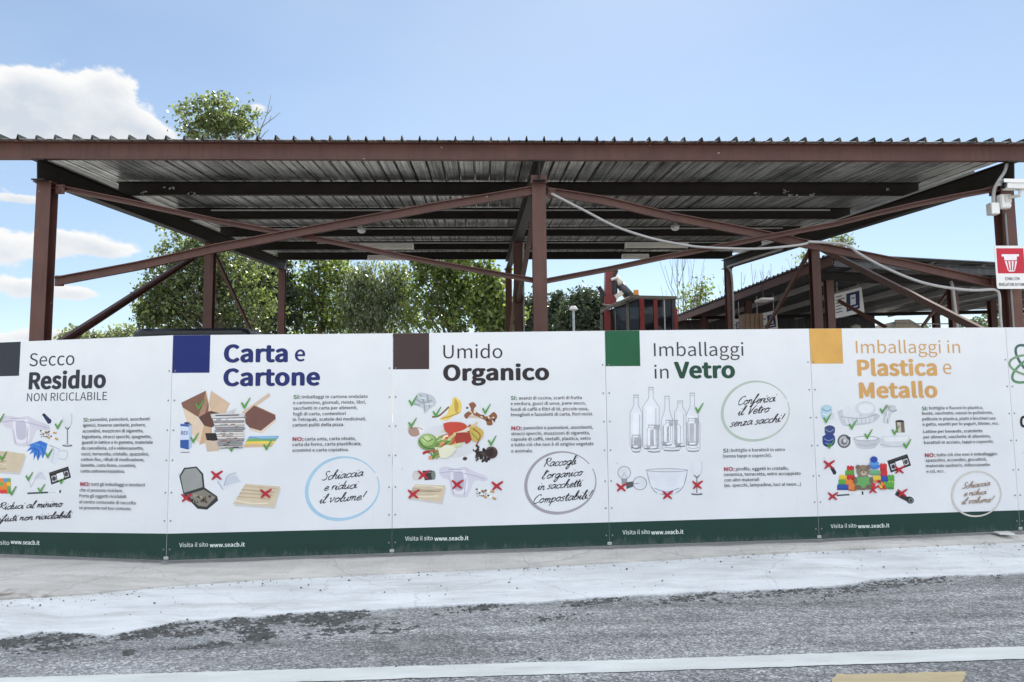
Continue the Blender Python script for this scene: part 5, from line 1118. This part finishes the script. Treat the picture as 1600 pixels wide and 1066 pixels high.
b = MB(); mp = FLc.lerp(FRc, .62); b.prism([up_(mp+Vector((-.1, .5, 0)), zt-.72), up_(mp+Vector((.42, .5, 0)), zt-.45), up_(mp+Vector((.40, .5, 0)), zt-.95), up_(mp+Vector((.22, .5, 0)), zt-.98)], (0, .03, 0)); b.build('sun_blind', M['galv'], hd, HO)
b = MB(); b.box((FLc.x*.55+FRc.x*.45, TY+1.0, zb+.55), (.5, .5, .14), bev=.04); b.box((FLc.x*.55+FRc.x*.45, TY+1.25, zb+.95), (.48, .14, .8), bev=.05); b.build('seat', M['black'], hd, HO)
b = MB(); b.prism([up_(BLc.lerp(BRc, .06)+Vector((0, -.06, 0)), zb), up_(BLc.lerp(BRc, .62)+Vector((0, -.06, 0)), zb), up_(BLc.lerp(BRc, .62)+Vector((0, -.06, 0)), zt-.5), up_(BLc.lerp(BRc, .06)+Vector((0, -.06, 0)), zt-.7)], (0, .03, 0)); b.build('rear_wall', M['darkgrey'], hd, HO)
b = MB(); b.prism([up_(FLc, zb), up_(FRc, zb), up_(BRc, zb), up_(BLc, zb)], (0, 0, -.9)); b.build('cab_base', M['red'], hd, HO)
bc = ax(996, 459); b = MB(); b.tube([(bc.x, bc.y+.2, zt), (bc.x, bc.y+.2, zt+.20)], .085, 0, 16, .078); b.tube([(bc.x, bc.y+.2, zt-.02), (bc.x, bc.y+.2, zt+.04)], .1, 1, 16); b.build('beacon', [M['amber'], M['darkgrey']], hd, HO)
# folded crane arm behind the cab
A = lambda px, py, dy=1.6: at(px, py, TY+dy)
b = MB(); b.sweep([A(950, 476), A(952, 455), A(953, 422)], [(-.16, -.14), (.16, -.14), (.16, .14), (-.16, .14)], (0, 1, 0)); b.build('crane_arm', M['red'], hd, HO)
b = MB(); b.tube([A(970, 445, 1.5), A(978, 456, 1.5), A(986, 466, 1.5)], .13, 0, 12, .17); b.build('crane_boom', M['darkgrey'], hd, HO, True)
b = MB(); b.tube([A(963, 434, 1.5), A(972, 448, 1.5)], .105, 0, 14); b.tube([A(961.5, 431.5, 1.5), A(963.5, 435, 1.5)], .06, 0, 10); b.build('cylinder', M['cream'], hd, HO, True)
b = MB(); b.tube([A(966, 442, 1.62), A(974, 455, 1.62), A(980, 464, 1.62)], .11, 0, 10); b.build('boom_link', M['red'], hd, HO, True)
b = MB(); b.tube([A(960, 460, 1.5), A(960.5, 440, 1.5)], .1, 0, 10); b.build('cylinder', M['black'], hd, HO)
b = MB(); b.tube([A(936, 448, 1.5), A(944, 460, 1.5), A(948, 470, 1.5)], .06, 0, 8); b.tube([A(936, 449, 1.5), A(941, 462, 1.5), A(944, 474, 1.5)], .05, 0, 8); b.build('lever', M['black'], hd, HO)
b = MB(); b.sweep([A(944, 470, 1.4), A(962, 469, 1.4)], [(-.12, -.14), (.12, -.14), (.12, .14), (-.12, .14)], (0, 0, 1)); b.build('arm_base', M['red'], hd, HO)
b = MB(); b.tube([A(956, 436, 1.4), A(961, 430, 1.4), A(964, 424, 1.4), A(962, 420, 1.4)], .045, 0, 8); b.tube([A(955, 437, 1.38), A(964, 434, 1.38)], .05, 1, 8); b.build('hose', [M['black'], M['white']], hd, HO)
b = MB(); b.sweep([A(961, 465, 1.3), A(967, 461, 1.3), A(972, 457, 1.3)], [(-.06, -.07), (.06, -.07), (.06, .07), (-.06, .07)], (0, 0, 1)); b.build('arm_joint', M['cream'], hd, HO)
cx, cy_ = HO[0]-.2, HO[1]+.4
b = MB(); b.box((cx, cy_, 1.55), (2.6, 4.2, .9), bev=.08); b.tube([(cx, cy_, 1.9), (cx, cy_, 2.4)], .7, 0, 24); b.box((cx-.3, cy_+.6, 2.7), (2.4, 2.6, .7), bev=.06); b.build('chassis', M['red'], hd, HO)
for sx in (-1, 1):
    for sy_ in (-1, 1):
        b = MB(); b.tube([(cx+sx*1.0, cy_+sy_*1.4, YARD+.6), (cx+sx*1.45, cy_+sy_*1.4, YARD+.6)], .6, 0, 24); w_ = b.build('wheel', M['black'], hd, HO); b = MB(); b.tube([(cx+sx*1.4, cy_+sy_*1.4, YARD+.6), (cx+sx*1.47, cy_+sy_*1.4, YARD+.6)], .3, 0, 18); b.build('rim', M['red'], w_, HO)

# ------------------------------------------------------------------ trees
def tree(name, label, cat, px, Y, crown, trunk_r, leafmat, n, size, seed, group=None, clump=.45, aspect=1.8, clump_n=26, base_z=None, droop=0, limbs=9):
    """crown: blobs (px, py, rx m, rz m, weight[, dy m]) at distance Y"""
    q = np.random.default_rng(seed); pq = random.Random(seed)
    base = at(px, 600, Y); base = Vector((base.x, Y, YARD))
    t = thing(name, base, label, cat, group)
    bl = []
    for c in crown:
        p_ = at(c[0], c[1], Y); bl.append((np.array([p_.x, Y + (c[5] if len(c) > 5 else 0), p_.z]), np.array([c[2], min(c[2]*1.0, 3.2), c[3]]), c[4]))
    w = np.array([b_[2] for b_ in bl]); w = w/w.sum()
    nc = max(1, n//clump_n); ctr = np.zeros((nc, 3)); idx = q.choice(len(bl), nc, p=w)
    for k in range(nc):
        d = q.normal(size=3); d /= np.linalg.norm(d); r_ = q.random()**.42
        ctr[k] = bl[idx[k]][0] + d*r_*bl[idx[k]][1]
    P_ = np.repeat(ctr, clump_n, 0); m_ = len(P_)
    cl = clump*(.5+q.random(nc)); P_ = P_ + q.normal(size=(m_, 3))*np.repeat(cl, clump_n)[:, None]*np.array([.62, .62, .62+droop])
    a = q.normal(size=(m_, 3)); 
    if droop: a[:, 2] -= 2.0
    a /= np.linalg.norm(a, axis=1)[:, None]; b_ = np.cross(a, q.normal(size=(m_, 3))); b_ /= np.linalg.norm(b_, axis=1)[:, None]
    s = size*(.6+.8*q.random(m_))[:, None]; nrm = np.cross(a, b_)
    v0 = P_-a*s*aspect/2; v2 = P_+a*s*aspect/2; v1 = P_+b_*s/2+nrm*s*.12; v3 = P_-b_*s/2+nrm*s*.12
    V = np.stack([v0, v1, v2, v3], 1).reshape(-1, 3) - np.array(base)
    me = bpy.data.meshes.new('crown'); me.vertices.add(4*m_); me.vertices.foreach_set('co', V.astype(np.float32).ravel())
    me.loops.add(4*m_); me.loops.foreach_set('vertex_index', np.arange(4*m_, dtype=np.int32)); me.polygons.add(m_)
    me.polygons.foreach_set('loop_start', np.arange(0, 4*m_, 4, dtype=np.int32)); me.polygons.foreach_set('loop_total', np.full(m_, 4, dtype=np.int32))
    cv = np.clip(np.repeat(q.random(nc), clump_n)*.5+q.random(m_)**2*.7, 0, 1); ca = me.color_attributes.new('Col', 'FLOAT_COLOR', 'CORNER')
    cc = np.repeat(cv, 4); ca.data.foreach_set('color', np.stack([cc, cc, cc, np.ones_like(cc)], 1).astype(np.float32).ravel())
    me.materials.append(M[leafmat]); me.update(); me.validate(); o = bpy.data.objects.new('crown', me); COL.objects.link(o); o.parent = t
    # trunk and limbs reaching into the crown
    b = MB(); zt_ = max(b2[0][2] for b2 in bl); zm = min(b2[0][2] for b2 in bl)
    top = Vector(bl[int(np.argmax([b2[0][2] for b2 in bl]))][0]); pts = []
    for k in range(7):
        f = k/6; pts.append(base.lerp(top, f) + Vector((pq.gauss(0, .08), pq.gauss(0, .08), 0))*(1 if 0 < k else 0))
    b.tube(pts, trunk_r, 0, 8, trunk_r*.15)
    for k in range(limbs):
        e_ = Vector(ctr[pq.randrange(nc)]); f = pq.uniform(.25, .8); s0 = base.lerp(top, f)
        if e_.z < s0.z: s0 = base.lerp(top, max(.15, f*.5))
        md = s0.lerp(e_, .5)+Vector((pq.gauss(0, .15), pq.gauss(0, .15), .1)); b.tube([s0, md, e_], trunk_r*.42*(1-f*.6), 0, 5, .012)
    b.build('trunk', M['bark'], t, base); return t
G = 'trees behind the canopy'
sprays = []
for (tx, ty, bx, by, r_, w_) in ((274, 166, 335, 212, .30, .8), (281, 174, 330, 212, .22, .5), (299, 160, 342, 214, .30, .8), (320, 155, 345, 214, .36, 1.1), (342, 146, 348, 214, .36, 1.3), (356, 156, 352, 214, .30, .9), (382, 160, 362, 216, .32, 1), (395, 170, 366, 216, .30, .9), (394, 190, 368, 218, .28, .7), (278, 198, 318, 222, .26, .6), (292, 196, 318, 222, .26, .6), (340, 180, 345, 214, .4, 1.1), (375, 182, 366, 214, .34, .9), (310, 178, 340, 214, .26, .6), (330, 166, 345, 214, .34, .9)):
    for k in range(6):
        f = .25+.75*k/5; sprays.append((bx+(tx-bx)*f, by+(ty-by)*f, r_*(1.1-.45*f), r_*(1.1-.45*f), w_*.30*(1.15-.4*f), (k % 3-1)*.5))
tree('poplar_tree', 'tall poplar at left whose top stands above the canopy roof', 'tree', 345, 27, sprays + [
     (335, 260, 1.7, 1.3, 7), (320, 330, 1.9, 1.4, 8), (290, 395, 1.0, .8, 6), (320, 400, .9, .7, 5), (265, 430, .8, .7, 6), (240, 462, .6, .7, 5.5), (232, 490, .5, .5, 4), (262, 470, .7, .7, 6), (255, 502, .9, .6, 5), (300, 440, .9, .7, 6), (290, 485, 1.0, .8, 7), (350, 420, 1.2, 1.0, 7), (340, 480, 1.3, .9, 8), (385, 430, 1.2, 1.2, 7), (395, 490, 1.1, 1.0, 6)],
     .28, 'leaf_poplar', 21000, .085, 1, G, .17, 1.5, 9, limbs=90)
tree('broadleaf_tree', 'dark dense tree beside the back left post', 'tree', 412, 30, [(395, 430, 1.2, 1.2, 1), (415, 470, 1.3, 1.2, 1.3), (405, 505, 1.5, .8, 1), (430, 440, .9, 1.2, .9)], .2, 'leaf_dark', 6500, .10, 2, G, .30)
tree('birch_tree', 'fresh green tree just right of the back left post', 'tree', 500, 32, [(490, 430, 1.6, 1.5, 1.6), (470, 470, 1.1, 1.2, 1.1), (520, 460, 1.3, 1.4, 1.4), (490, 505, 1.6, .8, 1), (505, 390, 1.2, 1.2, 1), (545, 500, .7, .7, .4)], .2, 'leaf_green', 8000, .095, 3, G, .26, limbs=16)
tree('willow_tree', 'fine leaved grey green willow between two fresher trees', 'tree', 592, 31, [(590, 450, 1.3, 1.0, 1.3), (570, 480, 1.2, 1.0, 1.2), (612, 475, 1.2, 1.1, 1.2), (590, 505, 1.6, .7, 1.1), (560, 440, .7, .6, .5), (620, 440, .6, .6, .4)], .17, 'leaf_willow', 10500, .062, 4, G, .26, 3.0, 18, droop=.4, limbs=16)
tree('broadleaf_tree', 'tall yellow green tree left of the middle posts', 'tree', 715, 30, [(690, 430, 1.4, 1.4, 1.4), (660, 470, 1.1, 1.3, 1.1), (720, 440, 1.3, 1.4, 1.4), (745, 470, 1.0, 1.1, 1.1), (700, 500, 1.9, .8, 1.3), (700, 390, 1.5, 1.2, 1.2), (655, 420, .7, .8, .5)], .24, 'leaf_green', 9600, .095, 5, G, .26, limbs=18)
tree('sapling', 'low sunlit bush of pale green leaves left of the middle posts', 'tree', 778, 29, [(775, 470, .75, .9, 1), (790, 495, .7, .6, 1), (765, 500, .7, .6, .8), (760, 430, .35, .7, .35)], .08, 'leaf_green', 3600, .12, 6, G, .3)
tree('cedar_tree', 'dark pointed conifer peak beside the lamp post', 'tree', 872, 40, [(873, 470, .35, .6, .35), (870, 488, .7, .5, .7), (868, 505, 1.1, .5, 1), (875, 520, 1.3, .5, 1)], .16, 'leaf_conifer', 5200, .10, 7, G, .28, 2.4, 20, limbs=14)
tree('cedar_tree', 'broad dark conifer left of the crane loader', 'tree', 915, 38, [(916, 466, .7, .45, .7), (908, 478, 1.0, .5, .9), (925, 482, 1.0, .6, 1), (905, 500, 1.3, .6, 1.3), (930, 505, 1.1, .6, 1.1), (890, 512, 1.0, .5, .8)], .2, 'leaf_conifer', 8000, .10, 8, G, .32, 2.2, 20, limbs=14)
tree('conifer_tree', 'small dark tree seen between the dark posts and the middle front post', 'tree', 826, 36, [(826, 482, .5, .6, .7), (824, 505, .7, .6, 1)], .12, 'leaf_conifer', 2600, .10, 9, G, .28, 2.0)
tree('sapling', 'sparse thin leaved young tree right of the crane loader', 'tree', 1088, 34, [(1085, 462, .6, .7, 1), (1098, 455, .5, .7, .8), (1075, 480, .6, .5, .8), (1090, 490, .8, .5, .8), (1070, 455, .3, .4, .25)], .05, 'leaf_green', 800, .085, 10, G, .26, 1.6, 6, limbs=26)
tree('sapling', 'wispy leaves showing above the lower canopy corner', 'tree', 1310, 38, [(1308, 380, .7, .4, 1), (1322, 376, .4, .25, .5), (1255, 402, .3, .4, .3)], .05, 'leaf_willow', 560, .085, 13, G, .3, 1.6, 9, limbs=16)
tree('shrub', 'pale feathery bush low at the far left beside the front post', 'shrub', 140, 33, [(115, 527, .5, .25, 1), (150, 530, .6, .2, 1), (185, 526, .7, .3, 1.2), (200, 520, .4, .3, .5)], .06, 'leaf_willow', 1300, .10, 14, None, .25, 1.6, 10, limbs=10)
# bare trees
def bare(px, py_top, Y, seed, label, spread=.35, n=7, r0=.03, base_py=560, name='bare_tree'):
    q = random.Random(seed); base = at(px, base_py, Y); base = Vector((base.x, Y, YARD)); top = at(px+q.uniform(-4, 4), py_top, Y)
    t = thing(name, base, label, 'tree', 'leafless saplings behind'); b = MB()
    pts = [base.lerp(top, k/6)+Vector((q.gauss(0, .05), 0, 0)) for k in range(7)]; b.tube(pts, r0*1.6, 0, 6, r0*.35); b.build('trunk', M['twig'], t, base)
    b = MB()
    for k in range(n):
        f = q.uniform(.45, .92); s0 = base.lerp(top, f); L = (top-base).length*(1-f)*q.uniform(.6, 1.0); sx = q.choice((-1, 1))*q.uniform(.15, spread)
        e_ = s0+Vector((sx*L, q.uniform(-.2, .2)*L, L*.9)); b.tube([s0, s0.lerp(e_, .5)+Vector((sx*L*.12, 0, -.03)), e_], r0*.5, 0, 5, r0*.22)
        e2 = s0.lerp(e_, .6)+Vector((-sx*L*.25, 0, L*.35)); b.tube([s0.lerp(e_, .5), e2], r0*.3, 0, 4, r0*.15)
    b.build('branches', M['twig'], t, base)
c0 = at(404, 560, 28); c0 = Vector((c0.x, 28, YARD)); t = thing('bare_tree', c0, 'bare dead tree reaching above the roof right of the poplar top', 'tree')
b = MB(); b.tube([c0, at(400, 300, 28), at(403, 218, 28), at(408, 200, 28)], .06, 0, 7, .022); b.build('trunk', M['twig'], t, c0); b = MB()
for pts in ([(408, 200), (413, 189), (417, 179), (420.5, 163), (423, 149)], [(408, 200), (416, 193), (427, 185), (438, 176)], [(405, 210), (403, 195), (401.5, 180)], [(417, 179), (423, 172), (425, 165)], [(421, 189), (424, 181)], [(403, 222), (414, 208), (420, 203)]):
    b.tube([at(x, y_, 28+.1*k) for k, (x, y_) in enumerate(pts)], .02, 0, 5, .008)
b.build('branches', M['twig'], t, c0)
bare(1057, 395, 33, 2, 'thin bare sapling just right of the crane loader cab, leftmost of the bare stems', .3, 5)
bare(1068, 385, 33, 3, 'thin bare sapling with a forked top between the cab and the leafy young tree', .4, 6)
for k, (px, py, w_) in enumerate([(1130, 424, 'seen against the sky beside the back right post'), (1163, 425, 'first tall stem right of the back right post'), (1172, 412, 'second stem right of the back right post'), (1188, 414, 'leaning stem in the middle of the sky gap'), (1203, 412, 'just right of the middle of the sky gap'), (1222, 416, 'stem with a short broken top near the second right post'), (1240, 398, 'tallest stem left of the second right post')]):
    bare(px, py, 35, 20+k, 'slim bare sapling, ' + w_, .2, 3, .025)

# ------------------------------------------------------------------ lamp post, far hill, odds and ends
c = at(896, 484, 33); t = thing('street_lamp', (c.x, 33, YARD), 'white globe lamp on a thin pale pole among the conifers', 'street lamp')
b = MB(); b.tube([(c.x, 33, YARD), (c.x, 33, c.z)], .06, 0, 8, .05); b.build('pole', M['galv'], t, (c.x, 33, YARD))
b = MB(); b.tube([(c.x, 33, c.z), (c.x, 33, c.z+.1), (c.x, 33, c.z+.16)], .21, 0, 14, .1); b.tube([(c.x, 33, c.z-.03), (c.x, 33, c.z+.01)], .13, 0, 14); b.build('lamp_head', M['offwhite'], t, (c.x, 33, YARD))
# hill on the right and its woods
hx = at(1560, 560, 190); q = np.random.default_rng(4)
b = MB(); nx, ny = 40, 14; vs = []
def hz_(u, v): return 33*math.exp(-((u-.62)/.34)**2)*math.sin(min(1, v*1.3)*math.pi/2)**1.2 + 1.2*math.sin(u*31+v*9)*v
for j in range(ny):
    for i in range(nx):
        u, v = i/(nx-1), j/(ny-1); vs.append((hx.x-110+u*300, 170+v*120, hz_(u, v)-.1))
b.add(vs, [[j*nx+i, j*nx+i+1, (j+1)*nx+i+1, (j+1)*nx+i] for j in range(ny-1) for i in range(nx-1)]); struct(b.build('hill', M['hill'], None, (hx.x, 230, 0), True))
m_ = 42000; uu, vv = q.random(m_), q.random(m_)*.75; nb = 420; bu, bv = q.random(nb), q.random(nb)*.8; k = q.integers(0, nb, m_)
ctr = np.array([(hx.x-110+a*300, 170+c_*120, hz_(a, c_)+2.4) for a, c_ in zip(bu, bv)])
d = q.normal(size=(m_, 3)); d /= np.linalg.norm(d, axis=1)[:, None]; P_ = ctr[k] + d*(q.random(m_)**.4)[:, None]*np.array([3.6, 3.6, 3.2])*(.6+.8*q.random(nb))[k][:, None]
a = q.normal(size=(m_, 3)); a /= np.linalg.norm(a, axis=1)[:, None]; b_ = np.cross(a, q.normal(size=(m_, 3))); b_ /= np.linalg.norm(b_, axis=1)[:, None]; s = .55
V = np.stack([P_-a*s, P_+b_*s*.7, P_+a*s, P_-b_*s*.7], 1).reshape(-1, 3); me = bpy.data.meshes.new('woodland'); me.from_pydata(V.tolist(), [], np.arange(4*m_).reshape(-1, 4).tolist())
ca = me.color_attributes.new('Col', 'FLOAT_COLOR', 'CORNER'); cc = np.repeat(np.clip(q.random(nb)[k]*.6+q.random(m_)*.4, 0, 1), 4); ca.data.foreach_set('color', np.stack([cc, cc, cc, np.ones_like(cc)], 1).ravel()); me.materials.append(M['leaf_far'])
o = bpy.data.objects.new('woodland', me); COL.objects.link(o); tag(o, 'far wooded hillside seen under the lower canopy at right', 'woodland', kind='stuff')
# pale container, rubble heap and cables behind the orange panel
c = at(1415, 507, 24); t = thing('skip_container', (c.x, c.y, YARD), 'cream sloping container lid behind the orange panel', 'container'); zc = c.z
b = MB(); b.prism([(c.x-.33, 24, YARD), (c.x+.75, 24, YARD), (c.x+.75, 24, zc-.28), (c.x+.1, 24, zc+.11), (c.x-.33, 24, zc+.10)], (0, 1.4, 0)); b.build('body', M['cream'], t, (c.x, c.y, YARD))
b = MB(); b.sweep([(c.x-.36, 23.97, zc+.12), (c.x+.1, 23.97, zc+.13), (c.x+.78, 23.97, zc-.27)], [(-.03, -.03), (.03, -.03), (.03, .03), (-.03, .03)], (0, -1, 0)); b.build('rim', M['offwhite'], t, (c.x, c.y, YARD))
c = at(1352, 513, 19); b = MB(); qq = random.Random(6); hh = at(1352, 506, 19).z
for k in range(420):
    x = c.x+qq.gauss(0, .42); yy = 19.6+qq.gauss(0, .4); top_ = YARD+(hh-YARD)*math.exp(-((x-c.x)/1.0)**2-((yy-19.6)/1.1)**2); r_ = qq.uniform(.04, .13)
    bm = bmesh.new(); bmesh.ops.create_icosphere(bm, subdivisions=1, radius=r_)
    for v in bm.verts: v.co *= qq.uniform(.7, 1.3)
    z_ = qq.uniform(max(YARD, top_-1.2), top_); b.frombm(bm, qq.choice((0, 0, 1)), lambda p_: p_+Vector((x, yy, z_)))
tag(b.build('rubble_heap', [M['rubble'], M['offwhite']], None, (c.x, 19.6, YARD)), 'pale heap of broken rubble just showing over the orange panel', 'rubble heap', kind='stuff')
pipe('cable', [at(1395, 505, 22), at(1440, 506, 22), at(1500, 505.5, 22), at(1560, 500, 22)], .018, 'thin pale cable strung behind the fence at right, in front of the wooded hill', 'cable')
# white plate added in place of sunlit ground showing under the fence end
P_ = [on(1543, 830, .28), on(1562, 836, .28), on(1586, 836.5, .28), on(1570, 830, .28)]; b = MB(); b.prism([p_+Vector((0, 0, .004)) for p_ in P_], (0, 0, .012)); tag(b.build('sunlit_patch', M['white'], None, P_[0]), 'small white plate standing for sunlit ground seen under the right end of the fence', 'board')
